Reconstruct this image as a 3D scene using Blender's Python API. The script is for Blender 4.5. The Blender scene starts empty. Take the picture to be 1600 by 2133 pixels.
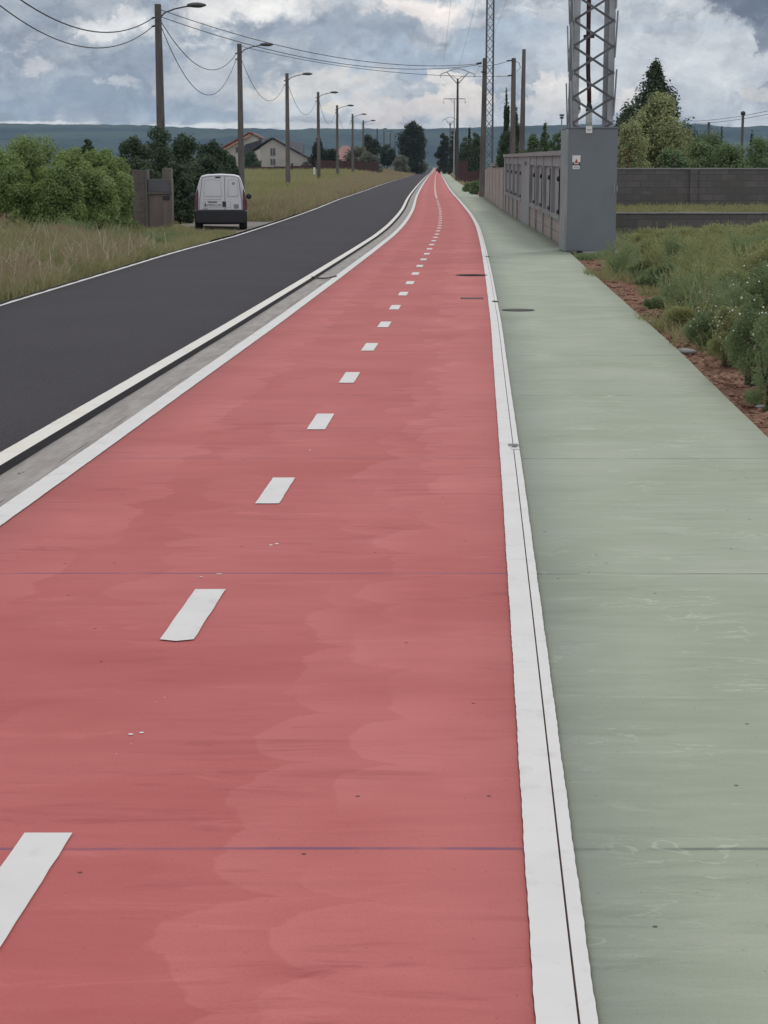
import bpy, math, random
import numpy as np
from mathutils import Vector
random.seed(7); RNG = np.random.default_rng(11)
SC = bpy.context.scene; COL = SC.collection
# ---------------- camera ----------------
H = 1.65; PITCH = math.atan((1066.5-370)/3600.)
cam_d = bpy.data.cameras.new('camera'); cam = bpy.data.objects.new('camera', cam_d); COL.objects.link(cam)
cam.location = (0, 0, H); cam.rotation_euler = (math.pi/2-PITCH, 0, 0)
cam_d.sensor_fit = 'HORIZONTAL'; cam_d.sensor_width = 36; cam_d.lens = 81
cam_d.clip_start = .1; cam_d.clip_end = 20000
SC.camera = cam
SC.view_settings.view_transform = 'Standard'; SC.view_settings.look = 'None'
SC.view_settings.exposure = 0.0; SC.view_settings.gamma = 1
SC.cycles.max_bounces = 6; SC.cycles.volume_bounces = 0; SC.cycles.transparent_max_bounces = 8

# ---------------- node helpers ----------------
class NT:
    def __init__(s, nt): s.nt = nt
    def n(s, t, **k):
        o = s.nt.nodes.new(t)
        for a, b in k.items(): setattr(o, a, b)
        return o
    def put(s, sock, v):
        if v is None: return
        if isinstance(v, bpy.types.NodeSocket): s.nt.links.new(v, sock)
        else: sock.default_value = v
    def math(s, op, a, b=None, c=None, clamp=False):
        o = s.n('ShaderNodeMath', operation=op, use_clamp=clamp)
        s.put(o.inputs[0], a); s.put(o.inputs[1], b); s.put(o.inputs[2], c); return o.outputs[0]
    def vmath(s, op, a, b=None, out=0):
        o = s.n('ShaderNodeVectorMath', operation=op); s.put(o.inputs[0], a); s.put(o.inputs[1], b); return o.outputs[out]
    def mix(s, f, a, b):
        o = s.n('ShaderNodeMix', data_type='RGBA'); s.put(o.inputs[0], f)
        s.put(o.inputs[6], a if isinstance(a, bpy.types.NodeSocket) else (*a[:3], 1))
        s.put(o.inputs[7], b if isinstance(b, bpy.types.NodeSocket) else (*b[:3], 1)); return o.outputs[2]
    def noise(s, vec, scale=1, detail=3, rough=.5, dist=0):
        o = s.n('ShaderNodeTexNoise'); s.put(o.inputs['Vector'], vec); o.inputs['Scale'].default_value = scale
        o.inputs['Detail'].default_value = detail; o.inputs['Roughness'].default_value = rough
        o.inputs['Distortion'].default_value = dist; return o.outputs['Fac']
    def ramp(s, v, lo, hi, smooth=True):
        o = s.n('ShaderNodeMapRange', interpolation_type='SMOOTHSTEP' if smooth else 'LINEAR')
        s.put(o.inputs[0], v); s.put(o.inputs[1], lo); s.put(o.inputs[2], hi); return o.outputs[0]
    def scale(s, vec, v):
        return s.vmath('MULTIPLY', vec, tuple(v))
    def sep(s, vec):
        o = s.n('ShaderNodeSeparateXYZ'); s.put(o.inputs[0], vec); return o.outputs
def lin(r, g, b):
    f = lambda c: ((c/255)/12.92 if c/255 <= .04045 else ((c/255+.055)/1.055)**2.4)
    return (f(r), f(g), f(b))

# ---------------- sky and sun ----------------
SUN_EL, SUN_AZ = math.radians(52), math.radians(38)     # azimuth from +Y towards +X
world = bpy.data.worlds.new('World'); SC.world = world; world.use_nodes = True
w = NT(world.node_tree); w.nt.nodes.clear()
sky = w.n('ShaderNodeTexSky', sky_type='NISHITA'); sky.sun_disc = False
sky.sun_elevation = SUN_EL; sky.sun_rotation = SUN_AZ; sky.altitude = 800; sky.air_density = 1.0; sky.dust_density = 1.5
dirv = w.n('ShaderNodeTexCoord').outputs['Generated']
dx, dy, dz = w.sep(dirv)
K = 10.0                                               # cloud radiance is written for background strength 0.1
cl = lambda r, g, b: tuple(K*c for c in lin(r, g, b))
ay = w.math('ADD', w.math('ABSOLUTE', dy), .12)
azi = w.math('DIVIDE', dx, ay); ele = w.math('DIVIDE', dz, ay)
def vec3(a, b, c):
    o = w.n('ShaderNodeCombineXYZ'); w.put(o.inputs[0], a); w.put(o.inputs[1], b); w.put(o.inputs[2], c); return o.outputs[0]
pv = vec3(w.math('MULTIPLY', azi, 4.1), w.math('MULTIPLY', ele, 4.18), 0.3)
# warped coordinate so that cloud outlines billow
wn = w.n('ShaderNodeTexNoise'); w.put(wn.inputs['Vector'], pv); wn.inputs['Scale'].default_value = 9; wn.inputs['Detail'].default_value = 7; wn.inputs['Roughness'].default_value = .62
warp = w.vmath('MULTIPLY', w.vmath('SUBTRACT', wn.outputs['Color'], (.5, .5, .5)), (.22, .16, 0))
pw = w.vmath('ADD', pv, warp)
pw2 = w.vmath('ADD', pv, w.vmath('MULTIPLY', warp, (.5, .14, 0)))
pw1 = w.vmath('ADD', pv, w.vmath('MULTIPLY', warp, (.8, .55, 0)))
b1 = w.noise(w.scale(pw, (1, 1.9, 1)), 5.0, 7, .58, .2)
b2 = w.noise(w.scale(pw, (1, 1.5, 1)), 13, 6, .6, 0)
fld = w.math('ADD', w.math('MULTIPLY', b1, .72), w.math('MULTIPLY', b2, .28))
blue = w.n('ShaderNodeMix', data_type='RGBA'); blue.inputs[0].default_value = .75
w.put(blue.inputs[6], sky.outputs[0]); blue.inputs[7].default_value = (*cl(150, 172, 196), 1)
c = w.mix(w.ramp(fld, .40, .58), cl(143, 153, 167), cl(192, 197, 204))
c = w.mix(w.math('MULTIPLY', w.ramp(fld, .40, .33), .5), c, blue.outputs[2])
fine = w.noise(w.scale(pw2, (1, 1.7, 1)), 19, 7, .62, 0)
c = w.mix(w.math('MULTIPLY', w.ramp(fine, .54, .68), .45), c, cl(220, 220, 223)); c = w.mix(w.math('MULTIPLY', w.ramp(fine, .47, .34), .30), c, cl(122, 133, 150))
c = w.mix(w.math('MULTIPLY', w.ramp(fld, .56, .70), .8), c, cl(214, 215, 217))
mottle = w.noise(pw, 22, 5, .6)

def blob(c, X, Y, rx, ry, col, s=1., ed=.55, am=.55):
    X = (X-800)/1000.; Y = (370-Y)/1000.
    q = w.vmath('MULTIPLY', w.vmath('SUBTRACT', pw2 if ry < 14 else pw1 if ed < .6 else pw, (X, Y, .3)), (1000./rx, 1000./ry, 0))
    d = w.vmath('LENGTH', q, None, 1)
    d = w.math('ADD', d, w.math('MULTIPLY', w.math('SUBTRACT', mottle, .5), am*2))
    m = w.math('MULTIPLY', w.ramp(d, 1+ed*.5, 1-ed*.5), s)
    m = w.math('MULTIPLY', m, w.ramp(w.math('ADD', fine, .15), .30, .56)); fr = w.math('GREATER_THAN', dy, 0.0)
    return w.mix(w.math('MULTIPLY', m, fr), c, cl(*col))
BL = [(150, 190, 330, 60, (132, 146, 165), .55, 1.0, .5), (60, 40, 260, 60, (140, 151, 166), .6, 1.0, .5),
      (720, 70, 190, 55, (136, 148, 165), .75, .9, .6), (330, 130, 120, 40, (133, 146, 164), .7, 1, .6), (450, 165, 110, 45, (190, 192, 198), .6, .9, .8),
      (520, 22, 130, 40, (228, 226, 226), .95, .9, .8), (225, 50, 75, 26, (218, 218, 220), .85, .9, .9), (930, 60, 60, 24, (205, 203, 208), .7, .8, .8), (95, 150, 34, 24, (208, 209, 212), .75, 1.0, 1.2),
      (250, 182, 40, 14, (200, 203, 208), .6, 1.0, 1.2),
      (640, 215, 170, 42, (203, 206, 210), .75, 1., .8), (560, 185, 60, 14, (212, 206, 198), .6, .6, 1.), (710, 165, 120, 22, (216, 210, 204), .55, .7, 1.),
      (880, 30, 75, 32, (232, 224, 222), .95, .9, .7), (1180, 115, 110, 35, (160, 178, 196), .8, 1., .4),
      (1090, 95, 130, 40, (160, 176, 194), .85, .8, .4), (880, 130, 160, 22, (158, 174, 194), .7, .9, .5),
      (1340, 130, 260, 90, (199, 203, 209), .75, 1., .4), (1350, 60, 300, 10, (170, 182, 196), .5, 1., .6),
      (960, 205, 78, 42, (224, 217, 212), .95, .34, .8), (925, 160, 40, 16, (226, 220, 216), .8, .34, .8), (1150, 205, 70, 48, (220, 217, 215), .9, .34, .8), (1135, 175, 34, 26, (226, 222, 220), .8, .3, .8), (1140, 250, 150, 22, (196, 200, 206), .7, .9, .5),
      (1300, 215, 44, 26, (222, 216, 214), .8, .5, .8), (1590, 200, 50, 20, (216, 212, 208), .7, .5, .9), (1480, 235, 140, 18, (190, 198, 208), .6, .8, .5),
      (850, 225, 120, 26, (220, 210, 206), .75, .8, .6), (640, 264, 300, 6, (222, 220, 218), .6, 1.2, 1.0), (690, 225, 22, 12, (228, 218, 206), .8, .6, .8),
      (200, 225, 280, 26, (133, 150, 171), .55, 1., .4), (95, 257, 95, 5, (226, 227, 228), .85, .7, .9), (360, 263, 160, 4, (212, 216, 220), .6, 1.1, 1.1), (420, 245, 110, 12, (150, 166, 186), .6, .8, .3),
      ]
BD = [(1575, 2, 130, 55, (98, 107, 125), 1, .5, .6), (1490, 0, 55, 26, (104, 113, 130), .9, .5, .8), (1578, 80, 34, 30, (112, 121, 138), .9, .5, .9)]
for a in BL: c = blob(c, *a)
fine = mottle
for a in BD: c = blob(c, *a)
n8 = w.noise(w.scale(pw1, (1, 1.5, 1)), 8, 8, .6, 0); n30 = w.noise(w.scale(pw2, (1, 1.4, 1)), 26, 8, .66, 0)
gain = w.math('ADD', w.math('ADD', .32, w.math('MULTIPLY', n8, .95)), w.math('MULTIPLY', n30, .78))
c = w.vmath('MULTIPLY', c, vec3(gain, gain, w.math('POWER', gain, .88)))
# the overcast above the picture is brighter than the strip near the skyline
c = w.mix(w.math('MULTIPLY', w.ramp(dy, .1, -.4), .85), c, cl(228, 231, 235))  # extra brightness added to the unseen sky behind the camera, lifting camera-facing faces
zen = w.ramp(dz, .12, .5)
c = w.mix(zen, c, w.mix(w.ramp(w.noise(w.scale(dirv, (1, 1, 2)), 2.5, 5), .35, .65), cl(188, 194, 203), cl(246, 246, 248)))
c = w.mix(w.ramp(dz, -.02, -.12), c, cl(92, 96, 90))
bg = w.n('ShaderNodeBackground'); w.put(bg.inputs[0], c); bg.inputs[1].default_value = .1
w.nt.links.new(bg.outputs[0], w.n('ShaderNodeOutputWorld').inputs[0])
sd = bpy.data.lights.new('sun', 'SUN'); sun = bpy.data.objects.new('sun', sd); COL.objects.link(sun)
sd.energy = 1.1; sd.angle = math.radians(18); sd.color = (1, .96, .9)
sdir = Vector((math.sin(SUN_AZ)*math.cos(SUN_EL), math.cos(SUN_AZ)*math.cos(SUN_EL), math.sin(SUN_EL)))
sun.rotation_euler = sdir.to_track_quat('Z', 'Y').to_euler(); sun.location = (0, 0, 30)

# ---------------- materials ----------------
MATS = {}
def newmat(name):
    m = bpy.data.materials.new(name); m.use_nodes = True; t = NT(m.node_tree); t.nt.nodes.clear()
    out = t.n('ShaderNodeOutputMaterial'); p = t.n('ShaderNodeBsdfPrincipled'); t.nt.links.new(p.outputs[0], out.inputs[0])
    MATS[name] = m; return m, t, p, out
def bump(t, p, h, dist=.01, st=.5):
    b = t.n('ShaderNodeBump'); b.inputs['Distance'].default_value = dist; b.inputs['Strength'].default_value = st
    t.put(b.inputs['Height'], h); t.nt.links.new(b.outputs[0], p.inputs['Normal'])
def mat(name, c1, c2=None, scale=3, rough=.7, bmp=.3, metal=0, sc=(1, 1, 1), lo=.35, hi=.65, dirt=None, spec=.5, local=False):
    m, t, p, o = newmat(name)
    pos = t.n('ShaderNodeTexCoord').outputs['Object'] if local else t.n('ShaderNodeNewGeometry').outputs['Position']
    c2 = c2 or tuple(x*.8 for x in c1)
    n = t.noise(t.scale(pos, sc), scale, 6, .6)
    c = t.mix(t.ramp(n, lo, hi), c1, c2)
    if dirt: c = t.mix(t.math('MULTIPLY', t.ramp(t.noise(t.scale(pos, (1, 1, .25)), scale*2.3, 6, .7), .52, .7), .7), c, dirt)
    t.put(p.inputs['Base Color'], c); p.inputs['Roughness'].default_value = rough; p.inputs['Metallic'].default_value = metal
    p.inputs['Specular IOR Level'].default_value = spec
    if bmp: bump(t, p, t.noise(pos, scale*8, 4, .7), .01, bmp)
    return m
def leafmat(name, c1, c2, c3, ns=.9, tr=.3, rough=.6):
    m, t, p, o = newmat(name)
    g = t.n('ShaderNodeNewGeometry'); pos = g.outputs['Position']
    r = g.outputs['Random Per Island']
    c = t.mix(t.ramp(t.noise(pos, ns, 3), .38, .62), c1, c2)
    c = t.mix(t.ramp(t.noise(pos, ns*.33, 2), .45, .62), c, t.mix(.5, c, c3))
    c = t.mix(t.math('MULTIPLY', r, .75), c, c3)
    t.put(p.inputs['Base Color'], c); p.inputs['Roughness'].default_value = rough; p.inputs['Specular IOR Level'].default_value = .25
    tl = t.n('ShaderNodeBsdfTranslucent'); t.put(tl.inputs[0], c)
    mx = t.n('ShaderNodeMixShader'); mx.inputs[0].default_value = tr
    t.nt.links.new(p.outputs[0], mx.inputs[1]); t.nt.links.new(tl.outputs[0], mx.inputs[2]); t.nt.links.new(mx.outputs[0], o.inputs[0])
    return m
# coated slabs: cycle path (red) and footpath (green); UV = (offset across, distance along)
def slab(name, ca, cb, cc, jc, laps):
    m, t, p, o = newmat(name)
    uv = t.n('ShaderNodeUVMap').outputs[0]; u, v, _ = t.sep(uv)
    g = t.scale(uv, (1, 1, 0))
    soft = t.noise(g, .8, 4, .55, .4); st = t.noise(t.scale(uv, (.9, 5, 1)), 1.6, 7, .68, .5)
    k = t.math('ADD', t.math('MULTIPLY', soft, .55), t.math('MULTIPLY', st, .45))
    if laps:
        def lap(cu, sgn, freq, amp, seed, w):
            """wet edge of a roller pass along the path: scalloped crisp edge fading away to one side"""
            q = t.math('ADD', t.math('MULTIPLY', v, freq), t.math('MULTIPLY', t.noise(t.scale(t.vmath('ADD', uv, (seed, seed, 0)), (0, 1, 0)), 1.1, 2), 2.4))
            f = t.math('FRACT', q); cell = t.n('ShaderNodeTexWhiteNoise', noise_dimensions='1D'); t.put(cell.inputs['W'], t.math('FLOOR', q)); a = cell.outputs['Value']
            lobe = t.math('MULTIPLY', t.math('SQRT', t.math('MAXIMUM', t.math('MULTIPLY', f, t.math('SUBTRACT', 1, f)), 0.0)), t.math('MULTIPLY', t.math('ADD', a, .25), amp*2))
            wob = t.math('MULTIPLY', t.math('SUBTRACT', t.noise(t.vmath('ADD', g, (seed, 0, 0)), 2.2, 4, .6), .5), .34)
            e = t.math('MULTIPLY', t.math('SUBTRACT', t.math('ADD', t.math('ADD', u, t.math('MULTIPLY', lobe, sgn)), wob), cu), sgn)
            edge = t.ramp(e, -.006, .012); fade = t.ramp(e, w, 0.0)
            vis = t.ramp(t.noise(t.scale(t.vmath('ADD', uv, (seed, 0, 0)), (.6, 1, 0)), .9, 3), .34, .56)
            return t.math('MULTIPLY', t.math('MULTIPLY', edge, vis), t.math('ADD', .40, t.math('MULTIPLY', fade, .60)))
        for a in ((-.58, 1, 1.5, .20, 3.1, .35), (-.34, 1, 2.1, .24, 11.7, .3), (-1.95, -1, 1.6, .2, 7.7, .4), (-1.2, 1, .9, .5, 15.2, .7)):
            k = t.math('ADD', k, t.math('MULTIPLY', lap(*a), .17 if a[0] != -1.2 else .10))
        c = t.mix(t.ramp(k, .36, .86, False), ca, cb)
    else:
        c = t.mix(t.ramp(k, .38, .64, False), ca, cb)
        wsp = t.noise(t.scale(uv, (1.3, 3.4, 1)), 2.1, 4, .55, 1.2); m_ = t.ramp(t.math('ABSOLUTE', t.math('SUBTRACT', wsp, .5)), .022, .004)
        m_ = t.math('MULTIPLY', m_, t.ramp(t.noise(t.vmath('ADD', g, (3, 8, 0)), 2.3, 3), .52, .66))
        c = t.mix(t.math('MULTIPLY', m_, .8), c, tuple(min(1, x*1.22) for x in cb))
        edge_ = t.ramp(u, .45, .12); c = t.mix(t.math('MULTIPLY', edge_, .15), c, (.33, .35, .35))
    dk = t.noise(t.scale(t.vmath('ADD', uv, (2, 4, 0)), (.8, 6, 1)), 2.2, 7, .7, .7)
    c = t.mix(t.math('MULTIPLY', t.ramp(dk, .50, .68), t.math('MULTIPLY', t.ramp(t.noise(t.vmath('ADD', g, (1, 6, 0)), .9, 3), .38, .62), .6)), c, cc)
    lt = t.noise(t.scale(t.vmath('ADD', uv, (9, 2, 0)), (.9, 4, 1)), 1.9, 7, .68, .9)
    c = t.mix(t.math('MULTIPLY', t.ramp(lt, .54, .72), .45 if laps else .75), c, tuple(x*1.10 for x in cb))
    gr = t.noise(g, 140, 3, .75); c = t.mix(t.math('MULTIPLY', t.ramp(gr, .45, .75), .24), c, tuple(x*.55 for x in ca))
    # joints across the slab every 3.03 m, slightly crooked
    jv = t.math('ADD', v, t.math('MULTIPLY', t.noise(t.scale(uv, (1, .2, 0)), 2.0, 3), .02))
    j = t.math('ABSOLUTE', t.math('SUBTRACT', t.math('FRACT', t.math('ADD', t.math('DIVIDE', t.math('SUBTRACT', jv, 4.05), 3.03), .5)), .5))
    jm = t.ramp(j, .0042, .0014)
    jm = t.math('MULTIPLY', jm, t.ramp(t.noise(t.scale(uv, (1, .3, 1)), 3, 3), .30, .62))
    c = t.mix(t.math('MULTIPLY', jm, .75), c, jc)
    # specks of dirt
    sv = t.n('ShaderNodeTexVoronoi', feature='F1', voronoi_dimensions='2D'); t.put(sv.inputs['Vector'], g); sv.inputs['Scale'].default_value = 4.5
    sp = t.math('MULTIPLY', t.ramp(sv.outputs['Distance'], .034, .022), t.math('GREATER_THAN', t.sep(sv.outputs['Color'])[2], .88))
    c = t.mix(t.math('MULTIPLY', sp, .85), c, tuple(x*.18 for x in ca))
    sv = t.n('ShaderNodeTexVoronoi', feature='F1', voronoi_dimensions='2D'); t.put(sv.inputs['Vector'], g); sv.inputs['Scale'].default_value = 11
    sp = t.math('MULTIPLY', t.ramp(sv.outputs['Distance'], .045, .02), t.math('GREATER_THAN', t.sep(sv.outputs['Color'])[2], .80))
    c = t.mix(t.math('MULTIPLY', sp, .4), c, tuple(x*.3 for x in ca))
    t.put(p.inputs['Base Color'], c)
    t.put(p.inputs['Roughness'], t.math('ADD', .62, t.math('MULTIPLY', st, .25)))
    p.inputs['Specular IOR Level'].default_value = .35
    bump(t, p, t.math('ADD', t.noise(g, 260, 3, .7), t.math('MULTIPLY', st, 1.5)), .0015, .5)
    return m
RED = slab('red_coating', (.40, .084, .079), (.535, .163, .153), (.31, .058, .058), (.11, .06, .14), True)
GRN = slab('green_coating', (.275, .315, .235), (.37, .402, .32), (.235, .265, .205), (.10, .115, .10), False)
WHT = mat('white_road_paint', (.68, .665, .65), (.645, .63, .615), 3, .6, .06, dirt=(.56, .53, .51))
CREAM = mat('cream_road_paint', (.72, .68, .60), (.70, .69, .66), 1.2, .6, .3, dirt=(.56, .52, .47))
ASPH = mat('asphalt', (.031, .028, .033), (.040, .036, .042), .45, .9, 0, spec=.2, dirt=(.026, .024, .029))
t = NT(ASPH.node_tree); p = [n for n in t.nt.nodes if n.type == 'BSDF_PRINCIPLED'][0]
pos = t.n('ShaderNodeNewGeometry').outputs['Position']
bump(t, p, t.math('ADD', t.noise(pos, 90, 3, .8), t.math('MULTIPLY', t.noise(t.scale(pos, (1, .15, 1)), 3, 4), 1.0)), .004, .8)
old = p.inputs['Base Color'].links[0].from_socket
t.put(p.inputs['Base Color'], t.mix(t.ramp(t.noise(pos, 70, 2, .8), .35, .7), old, (.070, .064, .073)))
DARK = mat('dark_joint', (.015, .014, .016), (.03, .028, .03), 8, .8, 0)
BITUMEN = mat('bitumen_edge', (.012, .010, .013), (.018, .016, .018), 4, .9, .6, spec=.15)
# gutter concrete
m, t, p, o = newmat('gutter_concrete'); GUT = m
uv = t.n('ShaderNodeUVMap').outputs[0]; u, v, _ = t.sep(uv)
c = t.mix(t.ramp(t.noise(t.scale(uv, (6, 1, 1)), 1.4, 6, .65), .35, .65), (.25, .225, .21), (.34, .315, .295))
j = t.math('ABSOLUTE', t.math('SUBTRACT', t.math('FRACT', t.math('ADD', v, t.math('MULTIPLY', u, .6))), .5))
c = t.mix(t.math('MULTIPLY', t.ramp(j, .012, .004), .35), c, (.16, .14, .14))
j2 = t.math('ABSOLUTE', t.math('SUBTRACT', u, t.math('ADD', -2.62, t.math('MULTIPLY', t.noise(t.scale(uv, (0, 1, 0)), 1.1, 3), .04))))
c = t.mix(t.math('MULTIPLY', t.ramp(j2, .007, .002), t.ramp(t.noise(t.scale(uv, (0, 1, 0)), .9, 2), .48, .56)), c, (.09, .08, .085))
spn = t.noise(t.scale(uv, (7, 2.4, 1)), 1.4, 3)
c = t.mix(t.ramp(spn, .70, .74), c, (.10, .09, .09))
t.put(p.inputs['Base Color'], c); p.inputs['Roughness'].default_value = .85; bump(t, p, t.noise(uv, 60, 4, .7), .003, .6)
# ground: soil near the path, dry grass and field elsewhere
m, t, p, o = newmat('ground_soil'); GROUND = m
pos = t.n('ShaderNodeNewGeometry').outputs['Position']
soil = t.mix(t.ramp(t.noise(pos, 3, 6, .7), .35, .65), (.20, .105, .070), (.30, .175, .125))
soil = t.mix(t.ramp(t.noise(pos, 9, 5, .7), .58, .7), soil, (.36, .26, .20))
soil = t.mix(t.ramp(t.noise(pos, 17, 4, .7), .60, .7), soil, (.09, .05, .035))
gr = t.mix(t.ramp(t.noise(pos, .35, 6, .6), .35, .65), (.14, .14, .065), (.21, .185, .105))
gr = t.mix(t.ramp(t.noise(pos, .1, 3), .5, .7), gr, (.125, .145, .055))
u = t.n('ShaderNodeUVMap').outputs[0]; uu = t.sep(u)[0]
msk = t.math('MULTIPLY', t.ramp(uu, -.5, .05), t.ramp(t.math('ADD', uu, t.math('MULTIPLY', t.math('SUBTRACT', t.noise(pos, 1.3, 4), .5), 2.4)), 1.6, .9))
t.put(p.inputs['Base Color'], t.mix(msk, gr, soil)); p.inputs['Roughness'].default_value = .95; p.inputs['Specular IOR Level'].default_value = .1
bump(t, p, t.noise(pos, 16, 6, .75), .05, .8)
CONC = mat('pole_concrete', (.15, .135, .128), (.10, .09, .088), 1.2, .85, .4, sc=(2, 2, .4), dirt=(.06, .054, .054))
CONC2 = mat('plinth_concrete', (.36, .33, .31), (.28, .25, .24), 2, .85, .4, dirt=(.2, .16, .14))
WALLG = mat('grey_render', (.30, .305, .315), (.25, .253, .262), .9, .85, .3, sc=(1, 1, .5), dirt=(.15, .15, .155))
BEIGE = mat('beige_block', (.36, .305, .28), (.30, .25, .23), 1.5, .9, .4, dirt=(.17, .145, .12))
COPE = mat('coping_stone', (.29, .285, .28), (.22, .215, .215), 2, .85, .4)
DSTEEL = mat('dark_steel', (.13, .137, .155), (.09, .095, .108), 3, .6, 0, .2)
METAL = mat('galvanised_steel', (.36, .38, .40), (.26, .275, .295), 2, .45, .1, .55)
BOXM = mat('grey_blue_sheet', (.185, .21, .235), (.165, .185, .21), .6, .45, .05, .15, dirt=(.20, .22, .235))
BOXL = mat('grey_sheet_edge', (.30, .32, .33), (.24, .26, .27), 2, .5, .05, .3)
IRON = mat('black_iron', (.018, .018, .024), (.03, .03, .035), 5, .55, .1)
CABLE = mat('dark_cable', (.02, .02, .024), (.03, .03, .034), 5, .6, 0)
REDC = mat('dark_red_cable', (.075, .008, .016), (.03, .008, .012), 3, .5, .1)
PVC = mat('pale_pvc', (.62, .62, .60), (.54, .54, .53), 3, .5, .05)
SIGNW = mat('sign_white', (.78, .78, .78), (.72, .72, .72), 6, .4, 0)
SIGNK = mat('sign_black', (.02, .02, .02), (.03, .03, .03), 6, .4, 0)
SIGNR = mat('sign_orange', (.62, .12, .05), (.55, .10, .05), 6, .4, 0)
LAMPG = mat('lamp_glass', (.55, .56, .55), (.45, .46, .46), 6, .25, 0)
LAMPM = mat('lamp_casing', (.09, .093, .10), (.07, .072, .08), 4, .45, .1, .3)
SLATE = mat('slate_roof', (.070, .072, .088), (.048, .050, .064), 1.5, .7, .2)
TILE = mat('red_roof_tile', (.33, .12, .085), (.24, .085, .065), .8, .8, .3)
PINKT = mat('pink_roof_tile', (.36, .20, .18), (.29, .155, .145), .8, .8, .3)
HWALL = mat('house_wall', (.50, .47, .44), (.43, .405, .38), .5, .85, .1)
HWIN = mat('house_window', (.05, .055, .065), (.09, .095, .105), 2, .2, 0)
FRAME = mat('window_frame', (.5, .48, .46), (.42, .4, .39), 3, .6, 0)
FENCE = mat('brown_fence', (.075, .032, .032), (.05, .025, .026), 1.5, .8, .2)
BRICK = mat('cabinet_brick', (.155, .125, .115), (.105, .09, .085), 2.4, .9, .4, sc=(1, 1, 3), dirt=(.17, .165, .12))
BARK = mat('bark', (.10, .078, .06), (.06, .048, .04), 4, .95, .8, sc=(1, 1, .3))
WOOD = mat('weathered_door', (.19, .15, .14), (.145, .115, .108), 1.5, .85, .3, sc=(6, 6, .5))
# block wall with courses
m, t, p, o = newmat('block_wall'); BLOCK = m
pos = t.n('ShaderNodeNewGeometry').outputs['Position']; px_, py_, pz_ = t.sep(pos)
br = t.n('ShaderNodeTexBrick'); cv = t.n('ShaderNodeCombineXYZ'); t.put(cv.inputs[0], t.math('ADD', px_, py_)); t.put(cv.inputs[1], pz_)
t.nt.links.new(cv.outputs[0], br.inputs[0]); br.inputs['Scale'].default_value = 1; br.inputs['Brick Width'].default_value = .5; br.inputs['Row Height'].default_value = .22
br.inputs['Mortar Size'].default_value = .014
br.inputs['Color1'].default_value = (.155, .142, .14, 1); br.inputs['Color2'].default_value = (.12, .112, .114, 1); br.inputs['Mortar'].default_value = (.095, .09, .09, 1)
c = t.mix(t.math('MULTIPLY', t.ramp(t.noise(pos, .8, 5), .45, .65), .7), br.outputs[0], (.105, .10, .095))
c = t.mix(t.ramp(t.noise(t.scale(pos, (1, 1, 3)), .7, 5), .58, .72), c, (.19, .175, .165))
t.put(p.inputs['Base Color'], c); p.inputs['Roughness'].default_value = .95; bump(t, p, br.outputs[1], .02, -.5)
# foliage
L_HEDGE = leafmat('hedge_leaves', (.11, .185, .05), (.20, .29, .08), (.28, .36, .14), .8)
L_DARK = leafmat('dark_leaves', (.032, .060, .036), (.052, .090, .048), (.09, .13, .07), .6)
L_FARD = leafmat('far_dark_leaves', (.020, .034, .022), (.032, .05, .028), (.045, .06, .036), .25)
L_MID = leafmat('mid_leaves', (.06, .11, .05), (.10, .165, .07), (.16, .22, .10), .5)
L_OLIVE = leafmat('olive_leaves', (.19, .23, .095), (.28, .315, .135), (.38, .40, .21), .8)
L_GREY = leafmat('grey_green_leaves', (.13, .145, .10), (.18, .195, .14), (.23, .24, .18), .5)
L_BUSH = leafmat('bush_leaves', (.065, .115, .052), (.13, .20, .08), (.22, .30, .14), .5)
G_DRY = leafmat('dry_grass', (.17, .215, .08), (.26, .26, .12), (.38, .35, .19), .9, .35)
G_PINK = leafmat('pink_seed_grass', (.34, .225, .165), (.27, .245, .13), (.42, .34, .23), .9, .35)
G_SEED = leafmat('pale_seed_heads', (.50, .43, .31), (.55, .47, .36), (.62, .56, .44), .9, .3)
G_FIELD = leafmat('field_grass', (.23, .26, .095), (.29, .28, .13), (.38, .35, .19), .12, .35)
G_WEED = leafmat('weed_green', (.19, .245, .10), (.30, .31, .125), (.40, .40, .20), .8, .4)
G_WEEDY = leafmat('weed_yellow_green', (.26, .30, .12), (.36, .36, .155), (.44, .43, .24), .9, .4)
G_WEEDD = leafmat('weed_dark_green', (.13, .20, .09), (.19, .26, .115), (.28, .34, .18), .9, .4)
FLOWER = mat('white_petals', (.75, .74, .68), (.68, .66, .60), 5, .7, 0)
# hills
m, t, p, o = newmat('hill_forest'); HILL = m
pos = t.n('ShaderNodeNewGeometry').outputs['Position']
n1 = t.noise(t.scale(pos, (1, 1, 4)), .0075, 9, .7); n2 = t.noise(t.scale(pos, (.4, 1, 9)), .004, 4)
c = t.mix(t.ramp(n1, .40, .60), (.014, .032, .040), (.045, .074, .070))
c = t.mix(t.math('MULTIPLY', t.ramp(n2, .50, .62), .7), c, (.07, .10, .085))
t.put(p.inputs['Base Color'], c); p.inputs['Roughness'].default_value = 1; p.inputs['Specular IOR Level'].default_value = 0
bump(t, p, n1, 20, .6)

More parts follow.
